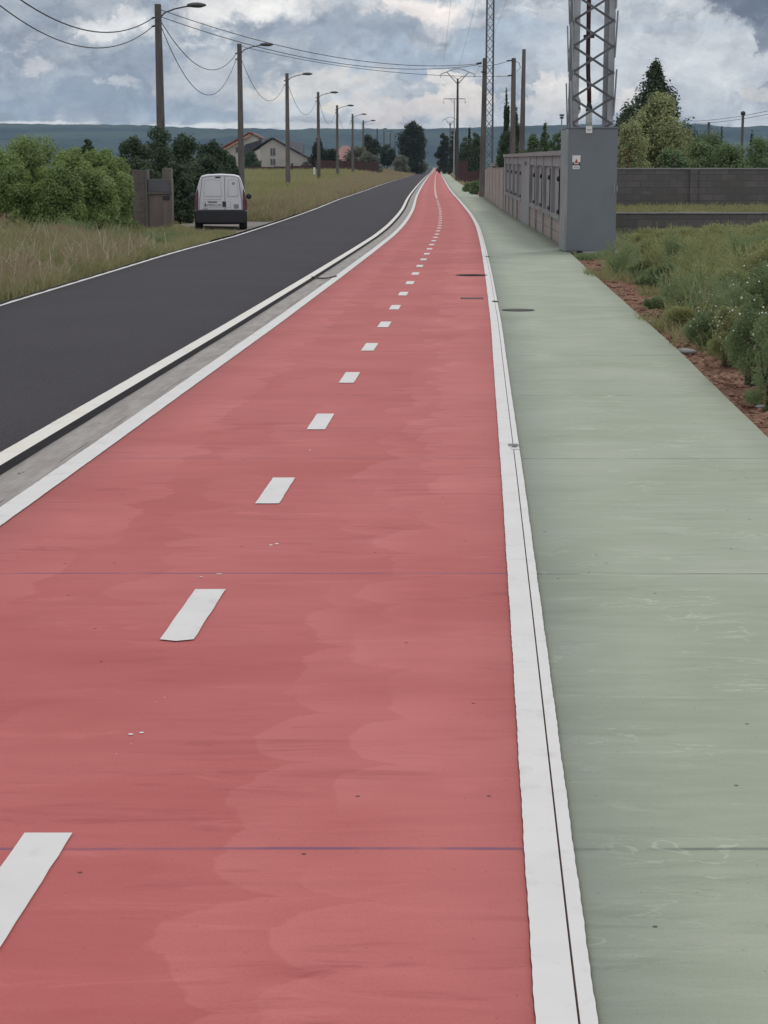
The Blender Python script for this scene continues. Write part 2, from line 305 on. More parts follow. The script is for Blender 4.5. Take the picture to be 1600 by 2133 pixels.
# ---------------- mesh helpers ----------------
def npmesh(name, V, F, material, parent=None, k=None, smooth=False):
    """V (n,3); F (m,k) array of equal-size faces"""
    me = bpy.data.meshes.new(name); V = np.asarray(V, np.float32); F = np.asarray(F, np.int32); k = F.shape[1]
    me.vertices.add(len(V)); me.vertices.foreach_set('co', V.ravel())
    me.loops.add(F.size); me.loops.foreach_set('vertex_index', F.ravel())
    me.polygons.add(len(F)); me.polygons.foreach_set('loop_start', np.arange(0, F.size, k, dtype=np.int32))
    me.update(calc_edges=True); me.materials.append(material)
    if smooth: me.polygons.foreach_set('use_smooth', np.ones(len(F), bool))
    o = bpy.data.objects.new(name, me); COL.objects.link(o)
    if parent: o.parent = parent
    return o
class MB:
    def __init__(s): s.v = []; s.f = []
    def add(s, vs, fs):
        b = len(s.v); s.v += [tuple(v) for v in vs]; s.f += [[b+i for i in f] for f in fs]; return s
    def box(s, x0, x1, y0, y1, z0, z1, bev=0):
        if bev:
            b = bev; vs = []
            for (z, e) in ((z0, b), (z0+b, 0), (z1-b, 0), (z1, b)):
                xa, xb, ya, yb = x0+e, x1-e, y0+e, y1-e
                vs += [(xa+b*.0, ya, z), (xb, ya, z), (xb, yb, z), (xa, yb, z)]
            fs = [(3, 2, 1, 0), (12, 13, 14, 15)]
            for r in range(3):
                for i in range(4):
                    j = (i+1) % 4; fs.append((r*4+i, r*4+j, r*4+4+j, r*4+4+i))
            return s.add(vs, fs)
        vs = [(x0, y0, z0), (x1, y0, z0), (x1, y1, z0), (x0, y1, z0), (x0, y0, z1), (x1, y0, z1), (x1, y1, z1), (x0, y1, z1)]
        return s.add(vs, [(3, 2, 1, 0), (4, 5, 6, 7), (0, 1, 5, 4), (1, 2, 6, 5), (2, 3, 7, 6), (3, 0, 4, 7)])
    def frust(s, c0, w0, d0, c1, w1, d1):
        vs = []
        for c, a, b in ((c0, w0/2, d0/2), (c1, w1/2, d1/2)):
            vs += [(c[0]-a, c[1]-b, c[2]), (c[0]+a, c[1]-b, c[2]), (c[0]+a, c[1]+b, c[2]), (c[0]-a, c[1]+b, c[2])]
        return s.add(vs, [(3, 2, 1, 0), (4, 5, 6, 7), (0, 1, 5, 4), (1, 2, 6, 5), (2, 3, 7, 6), (3, 0, 4, 7)])
    def tube(s, pts, rad, n=6):
        pts = [Vector(p) for p in pts]; rad = rad if hasattr(rad, '__len__') else [rad]*len(pts)
        vs = []; fs = []
        for i, p in enumerate(pts):
            d = (pts[min(i+1, len(pts)-1)]-pts[max(i-1, 0)]).normalized()
            a = Vector((0, 0, 1)) if abs(d.z) < .9 else Vector((1, 0, 0))
            u = d.cross(a).normalized(); v = d.cross(u)
            for k in range(n):
                q = 2*math.pi*k/n; vs.append(p+(u*math.cos(q)+v*math.sin(q))*rad[i])
        for i in range(len(pts)-1):
            for k in range(n):
                fs.append((i*n+k, i*n+(k+1) % n, i*n+n+(k+1) % n, i*n+n+k))
        fs.append(tuple(range(n))[::-1]); fs.append(tuple((len(pts)-1)*n+k for k in range(n)))
        return s.add(vs, fs)
    def prism(s, poly, y0, y1):
        """poly of (x,z), extruded along y"""
        n = len(poly); vs = [(x, y0, z) for x, z in poly]+[(x, y1, z) for x, z in poly]
        return s.add(vs, [tuple(range(n)), tuple(range(2*n-1, n-1, -1))]+[((i+1) % n, i, n+i, n+(i+1) % n) for i in range(n)])
    def bar(s, p0, p1, w, t, up=(0, 0, 1)):
        p0 = Vector(p0); p1 = Vector(p1); d = (p1-p0).normalized(); up = Vector(up); u = d.cross(up)
        if u.length < 1e-3: u = d.cross(Vector((0, 1, 0)))
        u.normalize(); v = d.cross(u).normalized(); vs = []
        for p in (p0, p1):
            for a, b in ((-1, -1), (1, -1), (1, 1), (-1, 1)): vs.append(p+u*(a*w/2)+v*(b*t/2))
        return s.add(vs, [(3, 2, 1, 0), (4, 5, 6, 7), (0, 1, 5, 4), (1, 2, 6, 5), (2, 3, 7, 6), (3, 0, 4, 7)])
    def ellipsoid(s, c, r, n=10, m=6):
        vs = [(c[0], c[1], c[2]-r[2])]; fs = []
        for i in range(1, m):
            a = -math.pi/2+math.pi*i/m
            for k in range(n):
                b = 2*math.pi*k/n; vs.append((c[0]+r[0]*math.cos(a)*math.cos(b), c[1]+r[1]*math.cos(a)*math.sin(b), c[2]+r[2]*math.sin(a)))
        vs.append((c[0], c[1], c[2]+r[2])); L = len(vs)-1
        for k in range(n): fs.append((0, 1+(k+1) % n, 1+k)); fs.append((L, L-n+k, L-n+(k+1) % n))
        for i in range(m-2):
            for k in range(n): a = 1+i*n; fs.append((a+k, a+(k+1) % n, a+n+(k+1) % n, a+n+k))
        return s.add(vs, fs)
    def build(s, name, material, parent=None, smooth=False, bev=0):
        me = bpy.data.meshes.new(name); me.from_pydata(s.v, [], s.f); me.materials.append(material); me.update()
        if smooth:
            for p in me.polygons: p.use_smooth = True
        o = bpy.data.objects.new(name, me); COL.objects.link(o)
        if parent: o.parent = parent
        if bev:
            b = o.modifiers.new('bevel', 'BEVEL'); b.width = bev; b.segments = 2; b.limit_method = 'ANGLE'
        return o
def tag(o, label, cat, group=None, kind=None):
    if label: o['label'] = label
    if cat: o['category'] = cat
    if group: o['group'] = group
    if kind: o['kind'] = kind
    return o
def thing(name, label, cat, loc=(0, 0, 0), rz=0, group=None):
    o = bpy.data.objects.new(name, None); COL.objects.link(o); o.location = loc; o.rotation_euler = (0, 0, rz)
    o.empty_display_size = .2
    return tag(o, label, cat, group)
def struct(o, label=None): o['kind'] = 'structure'; return o

# ---------------- terrain ----------------
KN = [(-60, 0), (50, 0), (60, .05), (84, .2), (104, .39), (149, .66), (223, 1.2), (467, 2.8), (700, 4.9), (1500, 10), (9000, 40)]
KX, KZ = zip(*KN)
prof = lambda y: float(np.interp(y, KX, KZ))
_R = [(-20, -.9), (0, .14), (3.2, .30), (4, .345), (6.3, .475), (9.5, .655), (14, .90), (19.6, 1.21), (29, 1.69), (40.8, 2.27), (50.9, 2.74), (59, 3.09), (71, 3.5), (84, 3.87), (101.6, 4.28), (122, 4.78), (162, 5.88), (234, 8.0), (349, 11.4), (461, 15.0), (700, 22.5), (1500, 45), (9000, 260)]
_A = [(-20, -5.3), (10, -5.2), (23, -5.06), (31.9, -4.88), (38.7, -4.76), (44.3, -4.55), (51.6, -4.25), (61, -3.95), (70.5, -3.63), (83.3, -3.28), (96.9, -2.9), (116.3, -2.3), (151.3, -1.3), (188, -.2), (291.6, 3.34), (461, 9.0), (700, 16.5), (1500, 39), (9000, 254)]
_G = [(-20, 1.1), (0, 1.9), (10.9, 2.45), (17, 2.86), (29, 3.55), (41.6, 4.29), (51.6, 4.68), (62, 4.95), (78, 5.35), (98, 5.95), (112.6, 6.3), (134, 6.75), (179, 8.0), (260, 10.35), (408, 15.0), (700, 24.2), (1500, 47), (9000, 262)]
def sm(tab, y):
    X, Y = zip(*tab); h = max(.4, abs(y)*.06)
    return float(np.mean(np.interp([y-h, y-h/2, y, y+h/2, y+h], X, Y)))
R = lambda y: sm(_R, y); A = lambda y: sm(_A, y); G = lambda y: sm(_G, y)
sst = lambda a: (lambda q: q*q*(3-2*q))(min(1, max(0, a)))
def hn(x, y, s=1., k=0):
    return math.sin(x*1.7*s+k)*math.cos(y*1.3*s+1.7*k)+.5*math.sin(x*3.9*s+y*2.7*s+k)+.25*math.sin(x*8.1*s-y*7.3*s+k*2)
def gz(x, y):
    z = prof(y)
    a, g = A(y), G(y)
    if x < a:
        d = a-x; r = float(np.interp(y, [0, 100, 150, 190, 230, 270, 400, 700, 1200], [.0, .1, .35, .6, .8, 1.15, 1.15, .5, 0]))
        z += r*sst(d/9)+.03*hn(x, y, .6)*sst(d/1.5)-.03*(d > .1)
    elif x > g:
        d = x-g; z += -.07+.025*hn(x, y, 2.2)*sst(d*3)+.10*sst((d-.2)/1.2)*(y < 80)
        if 37.9 < y < 41.3 and x < 5.7: z -= .13
        if y > 52.1: z += .6*sst((x-6.3)/.1)*sst((150-y)/60)
    return z
def rows(y1=9000):
    ys = list(np.arange(-12, 2, 2.0))+list(np.arange(2, 24, .25))+list(np.arange(24, 60, .5))
    ys += [52.1, 52.3]; y = 60.
    while y < y1: ys.append(y); y *= 1.018
    ys += [k for k, _ in KN if 0 < k < y1]+[y1]
    return sorted(set(round(float(q), 3) for q in ys))
YS = rows(9000)
lo_ = [3000, 1400, 700, 350, 180, 110, 70, 50, 38, 30, 24, 19, 15, 12, 10, 8.5, 7, 6, 5, 4.2, 3.5, 2.8, 2.2, 1.7, 1.2, .8, .45, .2, .12]
ro_ = [.02, .1, .18, .26, .35, .45, .56, .7, .85, 1, 1.2, 1.45, 1.75, 2.1, 2.5, 3, 3.6, 4.3, 5.2, 6.2, 7.5, 9, 11, 14, 18, 24, 32, 45, 70, 110, 180, 350, 700, 1400, 3000]
V = []; UVU = []
for y in YS:
    a, g = A(y), G(y)
    f = 1.
    for o_ in lo_: V.append((a-o_, y, gz(a-o_, y)))
    for q in (0, .5, 1): x = a-.1+(g+.01-a+.1)*q; V.append((x, y, prof(y)-.07))
    for o_ in ro_:
        x = g+o_; jz = .0
        if y < 60 and o_ < 3: jz = random.uniform(-.02, .02)*(1 if o_ > .1 else .2)
        V.append((x, y, gz(x, y)+jz))
    UVU += [-o_ for o_ in lo_]+[-.2, -.1, 0]+list(ro_)
# terrace edge: straighten columns at x 6.3 by letting gz handle the step
nc = len(lo_)+3+len(ro_); F = []
for i in range(len(YS)-1):
    for j in range(nc-1): F.append((i*nc+j, i*nc+j+1, (i+1)*nc+j+1, (i+1)*nc+j))
ground = npmesh('ground', V, F, GROUND, smooth=True); struct(ground)
uvl = ground.data.uv_layers.new(name='UVMap'); UVU = np.array(UVU, np.float32); li = np.array(F).ravel()
uvl.data.foreach_set('uv', np.stack([UVU[li], np.array(V)[li, 1]], 1).astype(np.float32).ravel())

def strip(name, fl, fr, zo, material, y0=-12, y1=2500, off=(0, 1), ys=None, thick=0, nx=1, struct_=True, crown=0):
    ys = ys or [y for y in YS if y0 <= y <= y1]
    V = []; F = []; UV = []
    for y in ys:
        a, b = fl(y), fr(y); r = R(y)
        for k in range(nx+1):
            q = k/nx; x = a+(b-a)*q; V.append((x, y, prof(y)+zo+crown*4*q*(1-q))); UV.append((x-r, y))
    n = nx+1
    for i in range(len(ys)-1):
        for k in range(nx): F.append((i*n+k, i*n+k+1, (i+1)*n+k+1, (i+1)*n+k))
    if thick:
        b0 = len(V)
        for y in ys:
            for x in (fl(y), fr(y)): V.append((x, y, prof(y)+zo-thick)); UV.append((x-R(y), y))
        for i in range(len(ys)-1):
            F.append((i*n, (i+1)*n, b0+2*i+2, b0+2*i)); F.append(((i+1)*n+nx, i*n+nx, b0+2*i+1, b0+2*i+3))
    o = npmesh(name, V, F, material)
    uvl = o.data.uv_layers.new(name='UVMap'); li = np.array(F).ravel(); uvl.data.foreach_set('uv', np.array(UV, np.float32)[li].ravel())
    if struct_: struct(o)
    return o
J = {}
def jit(key, amp):
    ph = [random.uniform(0, 6) for _ in range(5)]
    return lambda y: amp*(math.sin(y*9+ph[0])+.8*math.sin(y*31+ph[1])+.9*math.sin(y*83+ph[2])+.5*math.sin(y*2.1+ph[3]))/1.8
strip('road', lambda y: A(y)-.12, lambda y: R(y)-2.82, .0, ASPH, nx=6, crown=.05, thick=.06)
strip('road_edge_strip', lambda y: R(y)-2.90, lambda y: R(y)-2.812, .0135, BITUMEN, y1=500)
strip('gutter', lambda y: R(y)-2.82+.006*math.sin(y*3.1), lambda y: R(y)-2.53, .012, GUT, nx=4, crown=-.012, thick=.08)
strip('cycle_path', lambda y: R(y)-2.53, lambda y: R(y)+.0835, .02, RED, nx=6, thick=.09)
strip('footpath', lambda y: R(y)+.0875, lambda y: G(y)+.003*math.sin(y*2.3)*math.sin(y*.7), .018, GRN, nx=4, thick=.12)
strip('path_joint', lambda y: R(y)+.06, lambda y: R(y)+.12, -.03, DARK, y1=600)
FY = [y for y in YS if y < 3]+[round(3+.02*i, 3) for i in range(int(6/.02))]+[round(9+.05*i, 3) for i in range(int(11/.05))]+[y for y in YS if 20 <= y <= 1500]
FY = sorted(set(FY))
j1, j2, j3, j4, j5, j6 = [jit(i, .0012) for i in range(6)]
strip('edge_line_left', lambda y: R(y)-2.53+j1(y), lambda y: R(y)-2.40+j2(y), .0245, WHT, ys=FY)
strip('edge_line_inner', lambda y: R(y)+j3(y), lambda y: R(y)+.083, .0245, WHT, ys=FY)
strip('edge_line_outer', lambda y: R(y)+.088, lambda y: R(y)+.122+j4(y), .0235, WHT, ys=[y for y in FY if y < 900])
FY2 = [y for y in FY if y > 5]
strip('road_line_right', lambda y: R(y)-3.035+j5(y), lambda y: R(y)-2.888+j6(y), .0115, CREAM, ys=FY2)
strip('road_line_left', lambda y: A(y)+.0+.012*math.sin(y*5), lambda y: A(y)+.125+.008*math.sin(y*7), .008, WHT, ys=FY2)
# centre dashes then continuous centre line
V = []; F = []
k = 0
for i in range(39):
    yc = 3.75+2.635*i
    if yc > 103: break
    h = .385; segs = [yc-h+2*h*q/10 for q in range(11)]
    segs = sorted(set(segs+[q for q in KX if yc-h < q < yc+h])); base = len(V)
    for q, y in enumerate(segs):
        a = R(y)-1.262+random.uniform(-.0014, .0014); b = a+.122+random.uniform(-.0014, .0014)
        e = (-.012 if q == 0 else 0)
        V += [(a, y, prof(y)+.0245), (a+.06, y+(e*random.random()*2 if i < 20 else 0), prof(y)+.0245), (b, y, prof(y)+.0245)]
    for q in range(len(segs)-1):
        for r_ in (0, 1): F.append((base+q*3+r_, base+q*3+r_+1, base+q*3+4+r_, base+q*3+3+r_))
struct(npmesh('centre_dashes', V, F, WHT))
PINKW = mat('worn_line_paint', (.62, .48, .46), (.55, .38, .37), 3, .6, .1)
strip('centre_line', lambda y: R(y)-1.255, lambda y: R(y)-1.145, .0245, PINKW, ys=[y for y in FY if 106 <= y <= 1500])
# white spots: paint droplets, and white reflections put in as paint
V = []; F = []
for (px, py, w_, l_) in [(-.51, 7.63, .013, .02), (-.485, 7.66, .013, .02), (-.755, 4.93, .012, .012), (-.725, 4.945, .012, .012), (-.74, 4.84, .003, .004), (-.77, 4.75, .003, .004), (-.70, 5.3, .003, .005), (-.72, 5.25, .003, .004), (-.76, 7.0, .012, .01), (-.45, 10.4, .01, .02), (-.69, 7.05, .02, .012)]:
    b = len(V); n = 8
    for q in range(n): V.append((px+.7*w_*math.cos(q*math.pi/4)*random.uniform(.8, 1.1), py+.6*l_*math.sin(q*math.pi/4), .0222))
    F.append(list(range(b, b+n)))
struct(npmesh('white_spots', V, np.array(F), WHT))
# driveway apron beside the van
V = []; F = []; ny, nx_ = 14, 10
for i in range(ny+1):
    y = 46+ (74-46)*i/ny
    for j in range(nx_+1):
        x = A(y)-.06-(2.6+ .5*math.sin(i))*j/nx_*(sst(min(i, ny-i)/3)*.9+.1); V.append((x, y, gz(x, y)+.02+.02*(j == 0)))
for i in range(ny):
    for j in range(nx_): F.append((i*(nx_+1)+j+1, i*(nx_+1)+j, (i+1)*(nx_+1)+j, (i+1)*(nx_+1)+j+1))
GRAV = mat('gravel', (.24, .215, .20), (.17, .15, .14), 6, .95, .8)
struct(npmesh('driveway', V, F, GRAV))

# ---------------- hills ----------------
prx = [-4000, -200, 0, 100, 200, 280, 330, 400, 480, 530, 580, 600, 650, 800, 900, 950, 1000, 1050, 1100, 1180, 1280, 1450, 1470, 1500, 1540, 1580, 1600, 1800, 4000]
pry = [262, 263, 261, 262, 263.5, 264, 266, 269, 272, 270, 272, 273.5, 271, 273, 271, 270, 268, 266, 265, 264, 264, 262, 265, 268, 267.5, 265, 266, 262, 268]
V = []; F = []; NX = 420; NYH = 26
for i in range(NYH+1):
    q = i/NYH; D = 3000+1900*q
    for j in range(NX+1):
        px = -2600+7000*j/NX
        x = (px-800)/3667*4600*(.9+.1*q); top = H+(370-np.interp(px, prx, pry))/3735*4600
        s = sst(q*1.25) if q < .8 else 1-(q-.8)*1.5
        zz = 14+(top-14)*s + (10*hn(x*.006, D*.006, 1, 2)*(s*(1-s)*3) if q < .8 else 0) + ((1.6*hn(x*.11, D*.01, 1, 4)+1.2*hn(x*.033, 0, 1, 1)) if q > .5 else 0)
        V.append((x, D, zz))
for i in range(NYH):
    for j in range(NX): a = i*(NX+1)+j; F.append((a, a+1, a+NX+2, a+NX+1))
struct(npmesh('hills', V, F, HILL, smooth=True))

# ---------------- foliage ----------------
def quads(P, N, size, aspect=.55, rng=RNG):
    n = len(P); N = N/np.maximum(1e-6, np.linalg.norm(N, axis=1))[:, None]
    T = rng.normal(size=(n, 3)); T -= (T*N).sum(1)[:, None]*N; T /= np.maximum(1e-6, np.linalg.norm(T, axis=1))[:, None]
    B = np.cross(N, T); s = (size*rng.uniform(.6, 1.3, n))[:, None]
    V = np.stack([P-T*s*.5, P-B*s*.5*aspect+T*s*.05, P+T*s*.5, P+B*s*.5*aspect+T*s*.05], 1).reshape(-1, 3)
    return V, np.arange(4*n).reshape(-1, 4)
def clump_pts(cl, n, rng=RNG, fill=4.):
    C = np.array([c[:3] for c in cl]); Rr = np.array([c[3:6] if len(c) > 4 else (c[3],)*3 for c in cl], float)
    wgt = (Rr[:, 0]*Rr[:, 2]); wgt = wgt/wgt.sum(); i = rng.choice(len(cl), n, p=wgt)
    d = rng.normal(size=(n, 3)); d /= np.linalg.norm(d, axis=1)[:, None]
    r = rng.random(n)**(1/fill)*(1+.18*rng.normal(size=n))
    return C[i]+d*Rr[i]*r[:, None], d+rng.normal(size=(n, 3))*.55+np.array([0, 0, .25])
def tree(name, label, cat, px, D, ytop, wpx, kind, lm, n=5000, lsz=None, group=None, base=None, seed=0, x=None, depth=1., low=.0, aspect=.6):
    rg = random.Random(seed*31+int(px)+int(D)); rng = np.random.default_rng(abs(seed*7+int(px*10)+int(D)))
    x = (px-800)/3667*D if x is None else x
    z0 = gz(x, D) if base is None else base
    ht = H+(370-ytop)/3735*D-z0; wd = wpx/3667*D/2
    root = thing(name, label, cat, (x, D, z0), group=group)
    cl = []
    trunkh = ht*(.25 if kind != 'bush' else .4)
    if kind == 'round':
        for i in range(34):
            a = rg.uniform(0, 6.28); e = rg.uniform(-.9, 1); rr = math.sqrt(1-e*e*.98)*rg.uniform(.45, .82)
            cl.append((wd*rr*math.cos(a), wd*rr*math.sin(a)*depth, ht*(.56+.36*e), wd*rg.uniform(.22, .38)))
        cl.append((0, 0, ht*.5, wd*.6, wd*.6, ht*.34))
    elif kind == 'bush':
        for i in range(30):
            a = rg.uniform(0, 6.28); e = rg.random(); rr = math.sqrt(1-e*e*.9)*rg.uniform(.5, .85)
            cl.append((wd*rr*math.cos(a), wd*rr*math.sin(a)*depth, ht*(low+.05+(.82-low)*e), min(wd, ht)*rg.uniform(.2, .34)))
        cl.append((0, 0, ht*.42, wd*.6, wd*.6*depth, ht*.38))
        for i in range(4): q = rg.uniform(.10, .15)*min(ht, wd*1.6); cl.append((rg.uniform(-.3, .3)*wd, rg.uniform(-.3, .3)*wd, ht-q*1.05-ht*.03*i, q))
    elif kind == 'conifer':
        for i in range(44):
            e = rg.random()**.8; rr = (1-e)*rg.uniform(.4, .9)+.03; a = rg.uniform(0, 6.28)
            s = wd*(.30*(1-e)+.08)*rg.uniform(.7, 1.2); cl.append((wd*rr*math.cos(a), wd*rr*math.sin(a), ht*(.06+.90*e), s, s, s*1.5))
        cl.append((0, 0, ht*.32, wd*.55, wd*.55, ht*.32)); cl.append((0, 0, ht*.6, wd*.25, wd*.25, ht*.36))
    elif kind == 'poplar':
        for i in range(26):
            e = rg.random(); a = rg.uniform(0, 6.28); rr = wd*(1-abs(e-.3)*1.1)*rg.uniform(.2, .9)
            cl.append((rr*math.cos(a), rr*math.sin(a), ht*(.12+.82*e), wd*rg.uniform(.12, .24), wd*rg.uniform(.12, .24), ht*rg.uniform(.06, .13)))
    elif kind == 'spire':       # broad skirt narrowing to ragged upright fingers
        for i in range(70):
            e = rg.random()**.9; env = (1-e)*.95+.04
            a = rg.uniform(0, 6.28); rr = wd*env*rg.uniform(.35, 1.0); s = wd*(.16*(1-e)+.055)*rg.uniform(.7, 1.3)
            cl.append((rr*math.cos(a), rr*math.sin(a), ht*(.08+.86*e), s, s, s*2.0))
        cl.append((0, 0, ht*.3, wd*.5, wd*.5, ht*.28)); cl.append((0, 0, ht*.62, wd*.2, wd*.2, ht*.3)); cl.append((wd*.02, 0, ht*.88, wd*.05, wd*.05, ht*.10))
    P, N = clump_pts(cl, n, rng)
    if aspect < .4: N = np.cross(N, rng.normal(size=N.shape)*.6+np.array([.3, 0, 1.]))
    P[:, 2] = np.clip(P[:, 2], .02, None)
    lsz = lsz or max(.07, D*.0012)
    V, F = quads(P, N, lsz, aspect, rng)
    npmesh('crown', V, F, lm, root)
    m = MB(); r0 = max(.05, ht*.025)
    m.tube([(0, 0, -.15), (.02*ht, 0, trunkh), (.0, .01, ht*.6), (0, 0, ht*.86)], [r0, r0*.75, r0*.45, r0*.12], 8)
    for i in range(7):
        a = rg.uniform(0, 6.28); z1 = ht*rg.uniform(.15, .55); c_ = cl[rg.randrange(len(cl))]
        m.tube([(0, 0, z1), (c_[0]*.5, c_[1]*.5, z1+(c_[2]-z1)*.6), (c_[0]*.9, c_[1]*.9, max(c_[2], z1+.1))], [r0*.4, r0*.25, r0*.07], 5)
    m.build('trunk', BARK, root, smooth=True)
    return root
def blades(name, XY, hgt, wid, lm, lean=.35, zf=None, seed=1, parent=None, droop=.3, far=1.):
    rng = np.random.default_rng(seed); n = len(XY); X = XY[:, 0]; Y = XY[:, 1]
    Z = np.array([gz(a, b) for a, b in XY]) if zf is None else zf
    h = hgt*rng.uniform(.35, 1.15, n)*(np.interp(Y, [36, 42], [1, far]))*np.array([.95+.38*hn(a_, b_, 1.3, 5) for a_, b_ in XY]).clip(.35, 1.6); wv = wid*rng.uniform(.6, 1.3, n); a = rng.uniform(0, 6.283, n); l = rng.uniform(0, lean, n)*h; b = rng.uniform(-.9, .9, n)
    ca, sa = np.cos(a), np.sin(a); wx, wy = np.cos(b)*wv/2, np.sin(b)*wv/2
    P = np.stack([X, Y, Z], 1); W = np.stack([wx, wy, 0*wx], 1)
    mid = P+np.stack([ca*l*.4, sa*l*.4, h*.6], 1); tip = P+np.stack([ca*l*(1+droop), sa*l*(1+droop), h], 1)
    V = np.stack([P-W, P+W, mid+W*.75, tip+W*.12, tip-W*.12, mid-W*.75], 1).reshape(-1, 3)
    b0 = np.arange(n)[:, None]*6; F = np.concatenate([b0+np.array([[0, 1, 2, 5]]), b0+np.array([[5, 2, 3, 4]])], 1).reshape(-1, 4)
    return npmesh(name, V, F, lm, parent)
# ---------------- street lamps ----------------
P_Y = [79, 112, 147.5, 187, 223, 265, 304, 378, 427, 488, 548, 640]
P_PX = [337.5, 503, 600, 664, 703, 735, 757, 786, 800, 813, 823, 835]
P_TOP = [15, 95, 155, 193, 220, 238, 251, 268, 273, 277, 279, 281]
ORD = ['first', 'second', 'third', 'fourth', 'fifth', 'sixth', 'seventh', 'eighth', 'ninth', 'tenth', 'eleventh', 'twelfth']
def zt(y, D): return H+(370-y)/3735*D
def lamp_parts(root, ht, w0=.40, w1=.27):
    m = MB(); m.frust((0, 0, -.3), w0, w0*.85, (0, 0, ht), w1, w1*.85); m.build('pole', CONC, root, bev=.02)
    m = MB(); m.tube([(.05, 0, ht-.62), (.30, 0, ht-.36), (.75, 0, ht-.20), (1.25, 0, ht-.10), (1.45, 0, ht-.08)], .033, 8)
    m.box(-.13, .13, -.13, -.1, ht-.7, ht-.55); m.box(.085, .115, -.09, .09, ht-.75, ht-.5); m.build('arm', LAMPM, root, smooth=False)
    m = MB(); m.ellipsoid((1.70, 0, ht-.04), (.44, .20, .115), 12, 7); m.tube([(1.3, 0, ht-.09), (1.55, 0, ht-.06)], [.04, .07], 8); lh = m.build('lamp_head', LAMPM, root, smooth=True)
    m = MB(); m.ellipsoid((1.77, 0, ht-.09), (.24, .11, .075), 12, 7); m.build('lens', LAMPG, lh, smooth=True)
    for s in (-1, 1):
        m = MB(); m.tube([(s*.02-.08, 0, ht-.55-(.35 if s > 0 else 0)), (-.26, 0, ht-.6-(.35 if s > 0 else 0))], [.03, .045], 8); m.box(-.3, -.08, -.02, .02, ht-.60-(.35 if s > 0 else 0), ht-.57-(.35 if s > 0 else 0)); m.build('insulator', CABLE, root)
LAMPS = []; proto = None
def copy_tree(o, parent=None):
    c_ = o.copy(); COL.objects.link(c_); c_.parent = parent
    for ch in o.children: copy_tree(ch, c_)
    return c_
LHT = 8.9
for i, (D, px, yt) in enumerate(zip(P_Y, P_PX, P_TOP)):
    x = (px-800)/3667*D; top = zt(yt, D); g_ = gz(x, D)
    if i == 0:
        lamp = thing('street_lamp', '', 'street lamp', group='street lamps in a row left of the road'); lamp_parts(lamp, LHT); proto = lamp
    else: lamp = copy_tree(proto)
    lamp.location = (x, D, top-LHT)
    lamp['label'] = '%s from the left in the row of grey concrete street lamps along the field' % ORD[i] if i else 'tallest and leftmost grey concrete street lamp, rising behind the brick meter cabinet'
    LAMPS.append((x, D, top))
# the lamp before the first stands outside the frame; only its cables reach into the picture
L0 = (-11.6, 44.0, LHT+.15)
def wire(name, p0, p1, sag, label, r=.016, n=28, group=None, mt=CABLE):
    p0, p1 = Vector(p0), Vector(p1); pts = []
    for i in range(n+1):
        q = i/n; p = p0.lerp(p1, q); p.z -= sag*4*q*(1-q); pts.append(p)
    m = MB(); m.tube(pts, r, 5); o = m.build(name, mt, smooth=True); return tag(o, label, 'cable', group)
x1, d1, t1 = LAMPS[0]
wire('overhead_cable', (L0[0]-.2, L0[1], L0[2]-.4), (x1-.25, d1, t1-.6), 1.75, 'upper of two black cables sagging from top left corner to the tallest lamp', .024)
wire('overhead_cable', (L0[0]-.2, L0[1], L0[2]-.9), (x1-.25, d1, t1-.95), 1.95, 'lower of two black cables sagging from left edge to the tallest lamp', .02)
for i in range(0, 7):
    (xa, da, ta), (xb, db, tb) = LAMPS[i], LAMPS[i+1]
    if i == 0: wire('overhead_cable', (xa+.1, da, ta-.7), (xb-.2, db, tb-.6), 1.5, 'upper of two cables hanging between the first and second street lamps', .02)
    wire('overhead_cable', (xa+.1, da, ta-.9), (xb-.2, db, tb-.9), 2.6 if i == 0 else 1.9, 'loosely hanging cable between the %s and %s street lamps' % (ORD[i], ORD[i+1]) if i else 'lower, deeper hanging of two cables between the first and second street lamps', .018)

# ---------------- right-hand poles ----------------
def cpole(name, px, D, ytop, w0, w1, label, base=None, lean=0, mt=None):
    x = (px-800)/3667*D; z0 = gz(x, D) if base is None else base
    root = thing(name, label, 'utility pole', (x, D, z0), group=None)
    ht = zt(ytop, D)-z0; m = MB(); m.frust((0, 0, -.3), w0, w0*.9, (lean, 0, ht), w1, w1*.9); m.build('pole', mt or CONC, root, bev=.02)
    return root, x, z0, ht
ra, xa, za, ha = cpole('utility_pole', 1004, 112, 124, .34, .24, 'tall concrete pole on the footpath edge where the boundary wall ends', lean=.1)
MB().box(-.14, .2, -.2, -.12, ha-.9, ha-.82).build('strap', CABLE, ra); MB().tube([(-.1, -.14, ha-.3), (-.42, -.14, ha-.36)], .07, 6).build('cable_bracket', CABLE, ra)
rb, xb, zb, hb = cpole('utility_pole', 1067, 112, 124, .38, .26, 'dark concrete pole behind the grey wall, left of a matching taller pole')
MB().tube([(-.1, -.14, hb-.15), (-.45, -.14, hb-.18)], .05, 6).build('cable_bracket', CABLE, rb); MB().tube([(-.1, -.14, hb-1.05), (-.4, -.14, hb-1.1)], .05, 6).build('cable_bracket', CABLE, rb); MB().tube([(.12, 0, hb-.2), (.35, 0, hb-.3), (.42, 0, hb-.6), (.2, 0, hb-.8)], .02, 5).build('cable_loop', CABLE, rb)
cpole('utility_pole', 1086, 104, 106, .36, .2, 'tallest bare concrete pole behind the grey wall, right of the cable pole', lean=.05)
wire('overhead_cable', (x1+.15, d1, t1-.25), (xa-.35, 112, za+ha-.35), .9, 'upper of two cables crossing over the road from the tallest lamp to the footpath pole', .018, 40)
